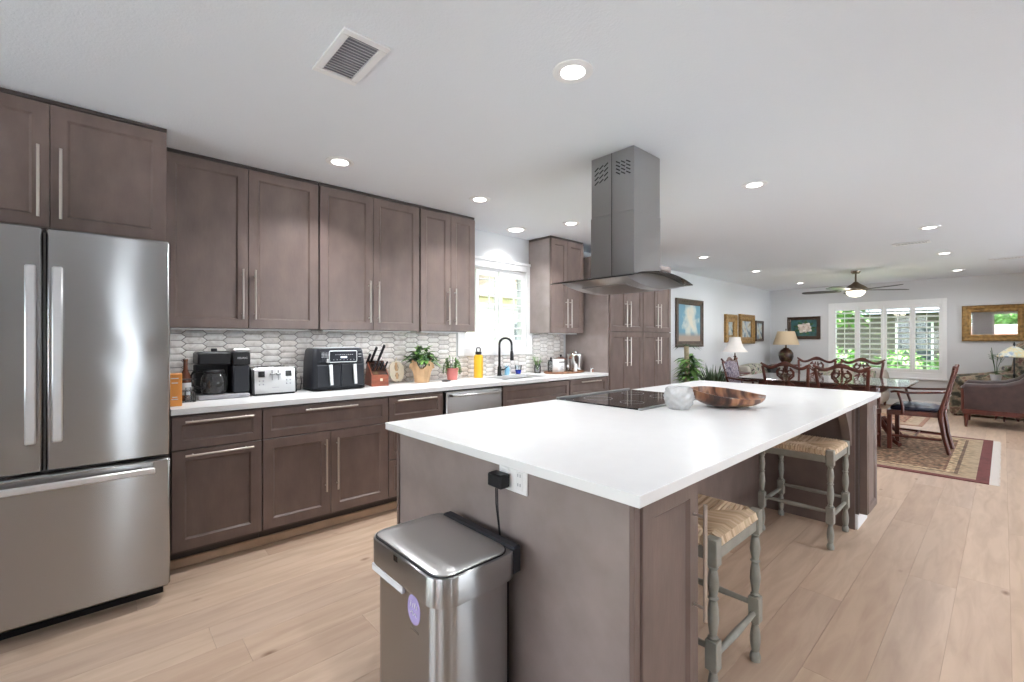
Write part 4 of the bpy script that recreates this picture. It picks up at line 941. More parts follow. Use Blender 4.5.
downlight(.275, 3.209, 'wider round ceiling light directly over the sink window', .08, 4)
for x, y in ((4.2, 1.5), (4.2, 3.58), (5.4, 6.26), (5.4, 8.28), (5.4, 10.47)): downlight(x, y, 'unseen recessed ceiling light on the open right hand side of the room', group='recessed lights out of the frame')  # unseen fixtures, put in because the room needs their light
def vent(x, y, wx, wy_, label, nl, along_y=True):
    t = thing('ceiling_vent', label, 'vent', (x, y, H), 0, 'ceiling vents'); fr_ = MB(); b_ = .032
    for a in (-1, 1):
        fr_.box(a * wx / 2, a * (wx / 2 - b_), -wy_ / 2, wy_ / 2, -.010, -.0006, .002); fr_.box(-wx / 2 + b_, wx / 2 - b_, a * wy_ / 2, a * (wy_ / 2 - b_), -.010, -.0006, .002)
    obj('frame', fr_, M['white'], t); obj('backing', MB().box(-wx / 2 + b_, wx / 2 - b_, -wy_ / 2 + b_, wy_ / 2 - b_, -.0018, -.0006), M['grey_pl'], t)
    sl_ = MB(); n_ = nl
    for k in range(n_):
        if along_y:
            c_ = -wx / 2 + b_ + (wx - 2 * b_) * (k + .5) / n_; sl_.box(-.0085, .0085, -wy_ / 2 + b_, wy_ / 2 - b_, -.0007, .0007, 0, Matrix.Translation((c_, 0, -.0072)) @ Matrix.Rotation(R(38), 4, 'Y'))
        else:
            c_ = -wy_ / 2 + b_ + (wy_ - 2 * b_) * (k + .5) / n_; sl_.box(-wx / 2 + b_, wx / 2 - b_, -.0065, .0065, -.0007, .0007, 0, Matrix.Translation((0, c_, -.0072)) @ Matrix.Rotation(R(38), 4, 'X'))
    obj('slat', sl_, M['white'], t)
vent(1.915, .754, .345, .185, 'large white slatted ceiling vent above the fridge side of the kitchen', 15)
vent(2.972, 7.13, .34, .16, 'small white ceiling vent between two recessed lights on the right', 9)
vent(3.75, 9.44, .36, .16, 'thin grey ceiling vent at the right edge near the far wall', 9)
fn = thing('ceiling_fan', 'bronze ceiling fan with five dark blades and a glowing glass bowl', 'ceiling fan', (2.04, 9.36, H))
obj('canopy', MB().lathe([(.066, -.0008), (.066, -.02), (.05, -.045), (.018, -.05)], 24), M['bronze'], fn); obj('downrod', MB().tube([(0, 0, -.0505), (0, 0, -.18)], .013, 10), M['bronze'], fn)
obj('motor', MB().lathe([(.016, -.18), (.03, -.185), (.05, -.21), (.105, -.245), (.155, -.285), (.165, -.31), (.16, -.335), (.125, -.345)], 30), M['bronze'], fn)
obj('light_bowl', MB().lathe([(.130, -.3455), (.128, -.365), (.105, -.40), (.06, -.425), (0, -.434)], 30), M['fanlens'], fn)
for th in (-10, 62, 134, 206, 278):
    an = R(th + 47.525); Mb = Matrix.Rotation(an, 4, 'Z'); b_ = MB(); rg = []
    for k, (r_, w) in enumerate(((.20, .045), (.24, .058), (.5, .066), (.70, .068), (.755, .055), (.775, .03))):
        rg.append([(r_, -w, -.325 - w * .2), (r_, w, -.325 + w * .2), (r_, w, -.319 + w * .2), (r_, -w, -.319 - w * .2)])
    b_.rings(rg, M=Mb); ob_ = obj('blade', b_, M['fan_d'], fn)
    obj('blade_iron', MB().box(.150, .235, -.02, .02, -.317, -.311, .001, Mb), M['bronze'], ob_)
FL = bpy.data.lights.new('lamp', 'POINT'); FL.energy = 9; FL.shadow_soft_size = .12; FL.color = (1, .9, .76); o = bpy.data.objects.new('lamp', FL); link(o, fn); o.location = (0, 0, -.50)

# ================================================================== dining area
# rugs
def rug(name, x0, x1, y0, y1, label, field, z=.0005, fringe=True):
    cx_, cy_ = (x0 + x1) / 2, (y0 + y1) / 2; t = thing(name, label, 'rug', (cx_, cy_, 0), 0); mb = MB(); n_ = 24; hx, hy = (x1 - x0) / 2, (y1 - y0) / 2
    mb.box(-hx, hx, -hy, hy, z, .009, .003)
    m = pbr('rug_' + field, (.3, .2, .15), .95); n, l = nodes(m); b = n['Principled BSDF']; tcx = n.new('ShaderNodeTexCoord'); sp_ = n.new('ShaderNodeSeparateXYZ'); l.new(tcx.outputs['Object'], sp_.inputs[0])
    def dist(o_, h):
        ab_ = n.new('ShaderNodeMath'); ab_.operation = 'ABSOLUTE'; l.new(sp_.outputs[o_], ab_.inputs[0]); s_ = n.new('ShaderNodeMath'); s_.operation = 'SUBTRACT'; s_.inputs[0].default_value = h; l.new(ab_.outputs[0], s_.inputs[1]); return s_
    mn = n.new('ShaderNodeMath'); mn.operation = 'MINIMUM'; l.new(dist('X', hx).outputs[0], mn.inputs[0]); l.new(dist('Y', hy).outputs[0], mn.inputs[1])
    rp_ = n.new('ShaderNodeValToRGB'); rp_.color_ramp.interpolation = 'CONSTANT'; e = rp_.color_ramp.elements
    cols = {'main': ((0, (.13, .035, .032)), (.085, (.36, .28, .19)), (.21, (.15, .10, .07)), (.235, (.40, .32, .22)), (.30, (.17, .10, .07)), (.32, (.21, .14, .095))), 'small': ((0, (.34, .20, .15)), (.05, (.45, .36, .27)), (.22, (.28, .13, .10)), (.25, (.40, .26, .20)))}[field]
    e[0].position = 0; e[0].color = (*cols[0][1], 1); e[1].position = cols[1][0]; e[1].color = (*cols[1][1], 1)
    for p_, c_ in cols[2:]: q = e.new(p_); q.color = (*c_, 1)
    l.new(mn.outputs[0], rp_.inputs[0])
    ns = n.new('ShaderNodeTexNoise'); ns.inputs['Scale'].default_value = 24; ns.inputs['Detail'].default_value = 3; l.new(tcx.outputs['Object'], ns.inputs['Vector'])
    vr = n.new('ShaderNodeTexVoronoi'); vr.inputs['Scale'].default_value = 13; l.new(tcx.outputs['Object'], vr.inputs['Vector'])
    r3 = n.new('ShaderNodeValToRGB'); q = r3.color_ramp.elements; q[0].position = .40; q[0].color = (.38, .42, .34, 1); q[1].position = .62; q[1].color = (1.4, 1.45, 1.35, 1); k_ = q.new(.5); k_.color = (.95, .72, .62, 1)
    l.new(ns.outputs['Fac'], r3.inputs[0]); fa_ = n.new('ShaderNodeMapRange'); fa_.inputs['From Min'].default_value = .08; fa_.inputs['From Max'].default_value = .32; l.new(mn.outputs[0], fa_.inputs['Value'])
    mm = n.new('ShaderNodeMix'); mm.data_type = 'RGBA'; mm.blend_type = 'MULTIPLY'; l.new(fa_.outputs[0], mm.inputs[0]); l.new(rp_.outputs[0], mm.inputs[6]); l.new(r3.outputs[0], mm.inputs[7])
    m4 = n.new('ShaderNodeMix'); m4.data_type = 'RGBA'; m4.blend_type = 'MULTIPLY'; m4.inputs[0].default_value = .5; l.new(mm.outputs[2], m4.inputs[6]); v3 = n.new('ShaderNodeValToRGB'); v3.color_ramp.elements[0].color = (.45, .40, .36, 1); v3.color_ramp.elements[1].color = (1.3, 1.2, 1.1, 1); v3.color_ramp.elements[1].position = .5; l.new(vr.outputs['Distance'], v3.inputs[0]); l.new(v3.outputs[0], m4.inputs[7]); l.new(m4.outputs[2], b.inputs['Base Color'])
    obj('pile', mb, m, t)
    if fringe:
        rnd = random.Random(2)
        for e_ in (-1, 1):
            f_ = MB(); k = -hy + .004
            while k < hy - .004:
                L = rnd.uniform(.055, .07); f_.tube([(e_ * (hx + .0006), k, .005), (e_ * (hx + L * .5), k + rnd.uniform(-.004, .004), .0035), (e_ * (hx + L), k + rnd.uniform(-.008, .008), .0025)], .0032, 4, nrm=(0, 0, 1), rb=.0018); k += .0085
            obj('fringe', f_, M['shade_w'], t, label='pale tassel fringe')
    return t
rug('rug', .62, 3.63, 5.86, 8.42, 'large patterned oriental rug with a burgundy edge under the dining table', 'main')
rug('rug', .55, 2.90, 9.02, 10.35, 'smaller faded pink rug lying beyond the dining table', 'small', fringe=False)
# table
dt = thing('dining_table', 'long glossy mahogany dining table in front of the shuttered window', 'table', (2.03, 7.40, .0095))
hw, hl = .66, .94
obj('table_top', MB().rings([[(x_, y_, z) for x_, y_ in rrect(2 * hl + q, 2 * hw + q, .14, 6)] for z, q in ((.722, -.03), (.728, -.004), (.742, 0), (.75, -.012))]), M['polish'], dt)
obj('apron', MB().rings([[(x_, y_, z) for x_, y_ in rrect(2 * hl - .5, 2 * hw - .3, .08, 4)] for z in (.655, .7215)]), M['mahog'], dt)
for s_ in (-.52, .52):
    pd = obj('pedestal', MB().lathe([(.05, .20), (.065, .22), (.05, .26), (.075, .34), (.085, .40), (.05, .50), (.04, .56), (.07, .62), (.09, .654)], 20, (s_, 0, 0)), M['mahog'], dt)
    for a in (45, 135, 225, 315):
        c_, q = cos(R(a)), sin(R(a)); obj('foot', MB().tube([(s_ + .04 * c_, .04 * q, .25), (s_ + .16 * c_, .16 * q, .27), (s_ + .30 * c_, .30 * q, .13), (s_ + .38 * c_, .38 * q, .05), (s_ + .46 * c_, .46 * q, .028)], [.03, .034, .028, .024, .027], 8), M['mahog'], pd)
# chairs
def chair_back_y(z): return -.20 - max(0, z - .46) * .23
def make_chair(arms, cover, label, loc, rotz, group, splat_cover=None):
    t = thing('armchair' if arms else 'dining_chair', label, 'chair', loc, rotz, group); w = 1.08 if arms else 1.0; hf, hb_ = .265 * w, .215 * w
    def bp(s_, top=1.0): return [(s_ * hb_ * .98, -.275, 0), (s_ * hb_, -.235, .18), (s_ * hb_, -.205, .40), (s_ * hb_ * 1.02, -.205, .47), (s_ * hb_ * 1.10, chair_back_y(.72), .72), (s_ * hb_ * 1.20, chair_back_y(.95), .95)]
    for s_ in (-1, 1):
        obj('back_post', MB().tube(bp(s_), [.018, .02, .023, .023, .019, .017], 8, nrm=(0, 1, 0), rb=[.02, .022, .026, .024, .014, .013]), M['mahog'], t)
        obj('leg', MB().box(s_ * hf - .022, s_ * hf + .022, .21, .254, 0, .405, .004), M['mahog'], t)
    obj('seat_frame', MB().add([(-hf - .024, .256, .405), (hf + .024, .256, .405), (hb_ - .0, -.19, .405), (-hb_, -.19, .405), (-hf - .024, .256, .462), (hf + .024, .256, .462), (hb_, -.19, .462), (-hb_, -.19, .462)], [(0, 1, 2, 3), (4, 5, 6, 7), (0, 1, 5, 4), (1, 2, 6, 5), (2, 3, 7, 6), (3, 0, 4, 7)]), M['mahog'], t)
    ss = MB(); rg = []
    for z, q in ((.4625, .006), (.480, -.004), (.505, .008), (.522, .05)):
        ring = []
        for (x_, y_) in rrect(2, 2, .25, 4):
            fy = (y_ + 1) / 2; wx_ = hb_ + (hf - hb_) * fy - .012 - q; ring.append((x_ * wx_, -.185 + q + fy * (.42 - 2 * q), z))
        rg.append(ring)
    ss.rings(rg); obj('seat', ss, M[cover], t, label='dark navy leather seat' if cover == 'leather_n' else None)
    for s_ in (-1, 1): obj('stretcher', MB().tube([(s_ * hf, .21, .16), (s_ * hb_, -.215, .16)], .011, 6, nrm=(0, 0, 1), rb=.014), M['mahog'], t)
    obj('stretcher', MB().tube([(-hf * .93, .02, .16), (hf * .93, .02, .16)], .011, 6, nrm=(0, 0, 1), rb=.014), M['mahog'], t)
    cr_ = []; H0 = .955; W_ = hb_ * 1.22
    for k in range(33):
        u = -1.06 + 2.12 * k / 32; z = H0 + .028 * cos(u * pi * 1.5) * (1 if abs(u) < .95 else 1) + .020 * max(0, abs(u) - .75) * 4
        cr_.append((u * W_, chair_back_y(z) + .004 - .02 * (1 - u * u) * 0, z))
    obj('crest_rail', MB().tube(cr_, [.013] * 2 + [.02 + .012 * max(0, 1 - abs(-1.06 + 2.12 * k / 32) * 3) for k in range(2, 31)] + [.013] * 2, 8, nrm=(0, 1, .1), rb=.014), M['mahog'], t)
    if splat_cover:
        pb = MB(); rg = []
        for z in [.50 + .45 * k / 10 for k in range(11)]:
            ww = hb_ * (.98 + .10 * (z - .5) / .45) - .01; y_ = chair_back_y(z); bul = .035 * sin(pi * (z - .5) / .45) ** .6
            rg.append([(-ww, y_ + .012, z), (-ww * .6, y_ + .014 + bul, z), (0, y_ + .016 + bul * 1.15, z), (ww * .6, y_ + .014 + bul, z), (ww, y_ + .012, z), (ww * .6, y_ - .012 - bul * .6, z), (0, y_ - .014 - bul * .6, z), (-ww * .6, y_ - .012 - bul * .6, z)])
        pb.rings(rg); obj('back_pad', pb, M[splat_cover], t, label='mauve patterned upholstered back')
    else:
        sp_ = MB(); P = lambda u, z: (u, chair_back_y(z) + .002, z); kw_ = dict(nrm=(0, 1, .2), rb=.007)
        for s_ in (-1, 1):
            sp_.tube([P(s_ * .055, .93), P(s_ * .095, .88), P(s_ * .092, .83), P(s_ * .05, .79), P(s_ * .02, .765), P(s_ * .055, .735), P(s_ * .092, .70), P(s_ * .085, .655), P(s_ * .05, .615), P(s_ * .045, .56), P(s_ * .062, .49)], .013, 6, **kw_)
            sp_.tube([P(s_ * .016, .93), P(s_ * .02, .87), P(s_ * .055, .83), P(s_ * .03, .79)], .010, 6, **kw_)
            sp_.tube([P(s_ * .015, .765), P(s_ * .04, .70), P(s_ * .022, .63), P(s_ * .018, .56), P(s_ * .022, .49)], .0105, 6, **kw_)
            sp_.tube([P(s_ * .056 + .034 * cos(a * pi / 8), .695 + .038 * sin(a * pi / 8)) for a in range(16)], .0095, 6, True, **kw_)
            sp_.tube([P(s_ * .055 + .03 * cos(a * pi / 8), .868 + .03 * sin(a * pi / 8)) for a in range(16)], .0085, 6, True, **kw_)
        sp_.tube([P(-.09, .905), P(0, .89), P(.09, .905)], .009, 6, **kw_)
        obj('splat', sp_, M['mahog'], t)
    obj('back_shoe', MB().box(-hb_ * .95, hb_ * .95, -.225, -.192, .4625, .497, .004), M['mahog'], t)
    if arms:
        for s_ in (-1, 1):
            am = obj('arm', MB().tube([(s_ * hb_ * 1.09, chair_back_y(.70) + .012, .70), (s_ * (hf + .005), -.08, .685), (s_ * (hf + .03), .08, .675), (s_ * (hf + .035), .18, .685), (s_ * (hf + .03), .215, .675)], [.018, .019, .022, .025, .018], 8, nrm=(0, 0, 1), rb=.014), M['mahog'], t)
            obj('arm_support', MB().tube([(s_ * (hf + .026), .11, .43), (s_ * (hf + .038), .11, .52), (s_ * (hf + .02), .135, .61), (s_ * (hf + .03), .15, .668)], .015, 8), M['mahog'], am)
    return t
RZ = .0095; GC = 'carved dining chairs'
dc = make_chair(False, 'leather_n', 'carved dining chair, left of the two seen from behind at the table', (1.845, 6.71, RZ), 0, GC)
dup(dc, (2.435, 6.69, RZ), 0, 'carved dining chair, right of the two seen from behind at the table')
dup(dc, (1.655, 8.33, RZ), pi, 'carved dining chair across the table, left one in front of the shutters')
dup(dc, (2.245, 8.33, RZ), pi, 'carved dining chair across the table, right one in front of the shutters')
make_chair(True, 'leather_n', 'mahogany armchair with a navy seat at the right end of the dining table', (3.035, 7.20, RZ), R(90), 'armchairs at the table ends')
make_chair(True, 'purple_cl', 'armchair with a mauve patterned back at the left end of the dining table', (1.07, 7.43, RZ), R(-90), 'armchairs at the table ends', 'purple_cl')

# ------------------------------------------------------------------ soft seating
def cushion(mb, x0, x1, y0, y1, z0, z1, r_=.05, puff=.02):
    cx_, cy_ = (x0 + x1) / 2, (y0 + y1) / 2; w, d = x1 - x0, y1 - y0; rg = []
    for t_ in (0, .15, .5, .85, 1):
        q = -r_ * (abs(t_ - .5) * 2) ** 3; rg.append([(x_, y_, z0 + (z1 - z0) * t_) for x_, y_ in rrect(w + 2 * q * .8, d + 2 * q * .8, min(r_, w / 3, d / 3), 4, cx_, cy_)])
    top = rg[-1]; rg.append([(cx_ + (x_ - cx_) * .6, cy_ + (y_ - cy_) * .6, z1 + puff) for x_, y_, z in top]); return mb.rings(rg)
def pillow(name, label, loc, rot, w, h, t_, mat_, group=None):
    mb = MB(); n_ = 10; rg = []
    for k in range(9):
        a = -1 + 2 * k / 8; s_ = (1 - abs(a) ** 3.0) ** .5 if abs(a) < 1 else .02
        ring = []
        for (u, v) in rrect(2, 2, .3, 3):
            sq = 1 - .06 * (1 - abs(u * v)); ring.append((u * w / 2 * sq * (.35 + .65 * s_), a * t_ / 2 * 1.0, v * h / 2 * sq * (.35 + .65 * s_)))
        rg.append(ring)
    mb.rings(rg); o = obj(name, mb, mat_, None, loc); o.rotation_euler = rot; return tag(o, label, 'pillow', group)
# sofa on the left wall (faces +x)
sf = thing('sofa', 'oatmeal sofa along the left wall below the gilt framed pictures', 'sofa', (.50, 10.05, 0))
obj('base', cushion(MB(), -.38, .40, -.80, .80, .10, .30, .03, 0), M['sofa'], sf)
for a, b_ in ((-.66, -.005), (.005, .66)): obj('seat_cushion', cushion(MB(), -.20, .42, a, b_, .302, .44), M['sofa'], sf)
bk_ = MB(); rg = []
for k in range(21):
    u = -1 + 2 * k / 20; zt = .78 + .05 * cos(u * pi * .5) - .03; rg.append([(-.40, u * .80, .302), (-.22, u * .80, .302), (-.26, u * .80, zt - .05), (-.30, u * .80, zt), (-.37, u * .80, zt), (-.42, u * .80, zt - .06)])
bk_.rings(rg); obj('backrest', bk_, M['floralp'], sf)
for s_ in (-1, 1): obj('arm', MB().tube([(-.20, s_ * .755, .50), (.38, s_ * .755, .50)], .085, 14).box(-.2, .38, s_ * .755 - .06, s_ * .755 + .06, .302, .47, .01), M['sofa'], sf)
for a in (-.34, .34):
    for b_ in (-.72, .72): obj('leg', MB().lathe([(.018, .0095 if a > .1 and abs(b_) < 1 else .0095), (.028, .099)], 10, (a, b_, 0)), M['mahog'], sf)
pillow('pillow', 'black and cream pillow at the near end of the left wall sofa', (.42, 9.42, .60), (R(18), 0, R(-60)), .36, .34, .14, M['floralp'])
pillow('pillow', 'plain off-white pillow leaning on the near arm of the left wall sofa', (.30, 9.32, .62), (R(12), 0, R(-40)), .34, .34, .13, M['sofa'])
pillow('pillow', 'dark pillow at the far end of the left wall sofa', (.42, 10.55, .60), (R(18), 0, R(-95)), .36, .34, .14, M['black'])
# loveseat under the window (faces -y)
lv_ = thing('loveseat', 'pale loveseat against the far wall left of the shuttered window', 'sofa', (1.58, 11.10, 0))
obj('base', cushion(MB(), -.62, .62, -.38, .40, .10, .29, .03, 0), M['sofa'], lv_)
for a, b_ in ((-.50, -.005), (.005, .50)): obj('seat_cushion', cushion(MB(), a, b_, -.42, .20, .292, .42), M['sofa'], lv_)
obj('backrest', cushion(MB(), -.62, .62, .21, .42, .292, .70, .05), M['sofa'], lv_)
for s_ in (-1, 1): obj('arm', cushion(MB(), s_ * .62 - .10 if s_ > 0 else -.62, .62 if s_ > 0 else -.52, -.40, .205, .292, .55, .04), M['sofa'], lv_)
for a in (-.55, .55):
    for b_ in (-.32, .34): obj('leg', MB().lathe([(.018, .0005), (.028, .099)], 10, (a, b_, 0)), M['mahog'], lv_)
pillow('pillow', 'floral pillow on the left of the pale loveseat', (1.30, 10.99, .56), (R(-18), 0, R(8)), .36, .34, .14, M['floralp'], 'loveseat pillows')
pillow('pillow', 'floral pillow on the right of the pale loveseat', (1.88, 10.99, .56), (R(-18), 0, R(-10)), .36, .34, .14, M['floralp'], 'loveseat pillows')
# side tables and lamps
def side_table(x, y, h, r_, label, sq=False):
    t = thing('side_table', label, 'side table', (x, y, 0)); obj('top', MB().lathe([(r_ - .02, h - .03), (r_, h - .022), (r_, h - .006), (r_ - .012, h)], 28), M['mahog'], t)
    obj('column', MB().lathe([(.05, .12), (.03, .2), (.045, h * .5), (.025, h * .7), (.05, h - .031)], 16), M['mahog'], t)
    for k in range(3):
        a = k * 2.1 + .4; obj('foot', MB().tube([(.03 * cos(a), .03 * sin(a), .17), (r_ * .5 * cos(a), r_ * .5 * sin(a), .12), (r_ * .8 * cos(a), r_ * .8 * sin(a), .012)], [.02, .018, .012], 8), M['mahog'], t)
    return t
side_table(.34, 8.72, .70, .26, 'round mahogany side table under the ivory shaded lamp')
l1 = thing('table_lamp', 'table lamp with a pleated ivory bell shade near the left wall', 'lamp', (.34, 8.72, .7005))
obj('base', MB().lathe([(.075, 0), (.075, .012), (.03, .022), (.022, .06), (.045, .12), (.05, .17), (.025, .23), (.014, .27), (.03, .285), (.012, .30), (.010, .345)], 20), M['vase_d'], l1)
shp = MB(); rg = []
for r_, z in ((.215, .368), (.172, .42), (.138, .47), (.112, .53), (.098, .60), (.092, .645), (.088, .645), (.094, .60), (.108, .53), (.134, .47), (.168, .42), (.209, .370)):
    rg.append([(r_ * (1 + .012 * (i % 2)) * cos(2 * pi * i / 64), r_ * (1 + .012 * (i % 2)) * sin(2 * pi * i / 64), z) for i in range(64)])
shp.rings(rg, False, False); obj('lamp_shade', shp, M['shade_w'], l1); obj('finial', MB().lathe([(.004, .345), (.004, .65), (.010, .658), (0, .668)], 10), M['bronze'], l1)
side_table(.47, 11.18, .76, .30, 'round mahogany corner table under the tan shaded lamp')
l2 = thing('table_lamp', 'table lamp with a tan drum shade and a round dark jar base', 'lamp', (.47, 11.18, .7605))
obj('base', MB().lathe([(.09, 0), (.095, .012), (.08, .025), (.12, .08), (.145, .16), (.14, .24), (.10, .31), (.055, .335), (.06, .35), (.02, .36), (.012, .42)], 26), M['vase_d'], l2)
sh = MB(); rg = []
for r_, z in ((.255, .425), (.165, .72), (.160, .72), (.25, .427)): rg.append([(r_ * cos(2 * pi * i / 40), r_ * sin(2 * pi * i / 40), z) for i in range(40)])
sh.rings(rg, False, False); obj('lamp_shade', sh, M['shade_t'], l2); obj('finial', MB().lathe([(.005, .42), (.005, .73), (.014, .75), (.008, .775), (0, .785)], 10), M['bronze'], l2)
# leather armchair at the right (faces -x)
lc = thing('leather_armchair', 'dark brown leather armchair with wood trim at the right edge of the photo', 'armchair', (3.74, 9.94, 0))
prof = [(-.42, .27), (-.42, .565), (-.40, .60), (-.2, .60), (.0, .62), (.15, .68), (.25, .78), (.30, .88), (.36, .93), (.46, .92), (.46, .27)]
for s_ in (-1, 1):
    a0, a1 = (s_ * .40 - .05, s_ * .40 + .05); am = obj('arm', MB().prism(prof, a0, a1, 'y'), M['leather_b'], lc)
    rl = [(u, s_ * .40, v) for u, v in prof[1:10]]; obj('arm_roll', MB().tube(rl, .052, 12), M['leather_b'], am)
    obj('front_post', MB().box(-.455, -.4215, s_ * .40 - .045, s_ * .40 + .045, .23, .58, .006), M['mahog'], am)
obj('seat_rail', MB().box(-.44, .46, -.45, .45, .20, .268, .006), M['mahog'], lc)
obj('seat_cushion', cushion(MB(), -.43, .20, -.345, .345, .27, .44), M['leather_b'], lc)
bk_ = MB(); bk_.prism([(.205, .27), (.20, .5), (.28, .98), (.36, 1.02), (.44, 1.0), (.46, .27)], -.345, .345, 'y'); obj('backrest', bk_, M['leather_b'], lc)
for a, b_ in ((-.40, -.42), (-.40, .42), (.40, -.42), (.40, .42)): obj('leg', MB().lathe([(.016, .0005), (.018, .02), (.032, .199)], 10, (a, b_, 0)), M['mahog'], lc)
# tapestry armchair in the far right corner (faces -x)
ta = thing('tapestry_armchair', 'large floral tapestry armchair in front of the far wall below the mirror', 'armchair', (3.60, 11.20, 0)); ta.scale = (1, .84, 1.1)
obj('base', cushion(MB(), -.52, .52, -.50, .50, .03, .30, .03, 0), M['floral'], ta); obj('seat_cushion', cushion(MB(), -.55, .20, -.34, .34, .302, .47, .06), M['floral'], ta)
for s_ in (-1, 1):
    obj('arm', MB().tube([(-.48, s_ * .44, .52), (-.1, s_ * .44, .56), (.3, s_ * .44, .64)], [.085, .09, .10], 14).prism([(-.48, .302), (-.48, .52), (.3, .60), (.5, .60), (.5, .302)], s_ * .44 - .07, s_ * .44 + .07, 'y'), M['floral'], ta)
bk_ = MB(); rg = []
for k in range(17):
    u = -1 + 2 * k / 16; zt = 1.17 - .20 * abs(u) ** 3; rg.append([(.21, u * .46, .302), (.18, u * .46, .6), (.26, u * .46, zt - .06), (.34, u * .46, zt), (.44, u * .46, zt - .01), (.50, u * .46, zt - .12), (.52, u * .46, .302)])
bk_.rings(rg); obj('backrest', bk_, M['floral'], ta)
for a in (-.44, .44):
    for b_ in (-.42, .42): obj('leg', MB().lathe([(.022, .0005), (.022, .029)], 10, (a, b_, 0)), M['mahog'], ta)
pillow('pillow', 'floral pillow resting in the tapestry armchair', (3.72, 11.16, .68), (R(20), 0, R(75)), .42, .40, .14, M['floralp'])
# small table with orchid and stained glass lamp
side_table(3.74, 10.585, .60, .185, 'small round side table between the leather and tapestry armchairs')
oc = thing('potted_orchid', 'white pot with thin bare orchid stems on the small side table', 'plant', (3.635, 10.56, .6005))
obj('pot', MB().lathe([(.045, 0), (.05, .003), (.065, .125), (.07, .13), (.07, .14), (.06, .14), (.055, .12), (0, .118)], 22), M['pot_w'], oc)
os_ = MB(); rnd = random.Random(4)
for k in range(7):
    a = rnd.uniform(0, 2 * pi); os_.leaf((0, 0, .12), (cos(a), sin(a), .6), .20, .04, droop=.7)
for k in range(4):
    a = 1.3 * k; os_.tube([(0.01 * cos(a), .01 * sin(a), .12), (.02 * cos(a), .02 * sin(a), .26), (.07 * cos(a), .07 * sin(a), .42 + .05 * k)], .004, 5)
    for j in range(3): os_.tube([(.05 * cos(a), .05 * sin(a), .33 + .03 * j + .02 * k), (.09 * cos(a + j), .09 * sin(a + j), .40 + .03 * j)], .003, 4)
obj('stems', os_, M['leafa'], oc)
tf = thing('stained_glass_lamp', 'dark stemmed lamp with a stained glass cone shade at the right edge', 'lamp', (3.83, 10.62, .6005))
obj('base', MB().lathe([(.085, 0), (.085, .01), (.03, .025), (.012, .05), (.014, .12), (.022, .14), (.010, .16), (.010, .42)], 18), M['black_m'], tf)
sh = MB(); rg = []
for r_, z in ((.19, .42), (.195, .435), (.14, .505), (.075, .56), (.03, .59), (.027, .586), (.072, .555), (.136, .50), (.188, .43)): rg.append([(r_ * cos(2 * pi * i / 24), r_ * sin(2 * pi * i / 24), z) for i in range(24)])
sh.rings(rg, False, False); obj('lamp_shade', sh, M['stained'], tf, flat=True); obj('finial', MB().lathe([(.006, .42), (.006, .60), (.016, .61), (.012, .64), (.004, .66), (0, .67)], 10), M['black_m'], tf)
# floor plants by the left wall
dp = thing('dracaena', 'tall leafy green plant on a pale cane next to the pantry', 'plant', (.40, 6.72, 0))
obj('pot', MB().lathe([(.12, .0005), (.13, .004), (.16, .28), (.165, .29), (.165, .31), (.145, .31), (.14, .28), (0, .275)], 24), M['basket'], dp)
obj('cane', MB().tube([(0, 0, .27), (.01, -.01, .7), (.0, -.02, 1.20)], [.04, .038, .036], 10), M['cane'], dp)
df_ = MB(); rnd = random.Random(11)
for k in range(230):
    a = rnd.uniform(0, 2 * pi); z = rnd.uniform(.55, 1.0); df_.leaf((.03 * cos(a) + .02, .03 * sin(a) + .03, z), (cos(a), sin(a), rnd.uniform(.0, 1.0)), rnd.uniform(.14, .26), rnd.uniform(.045, .075), droop=rnd.uniform(.2, .8), mi=0 if rnd.random() < .12 else 1)
for k in range(9): a = k * .75; df_.leaf((0, -.02, 1.18), (cos(a), sin(a), .5 + .3 * (k % 2)), .30, .025, droop=.6, mi=0)
obj('foliage', df_, [M['leafa'], M['leafb']], dp)
gpn = thing('grass_plant', 'spiky grassy plant in a wicker basket by the left wall', 'plant', (.34, 7.78, 0))
obj('basket', MB().lathe([(.16, .0005), (.175, .01), (.21, .36), (.20, .42), (.18, .42), (.19, .36), (0, .34)], 24), M['basket'], gpn)
gf = MB(); rnd = random.Random(12)
for k in range(120):
    a = rnd.uniform(0, 2 * pi); rr = rnd.uniform(0, .15); gf.leaf((rr * cos(a), rr * sin(a), .38), (cos(a) * .35, sin(a) * .55, 1), rnd.uniform(.36, .60), .024, droop=rnd.uniform(0, .25))
obj('foliage', gf, M['leafc'], gpn)

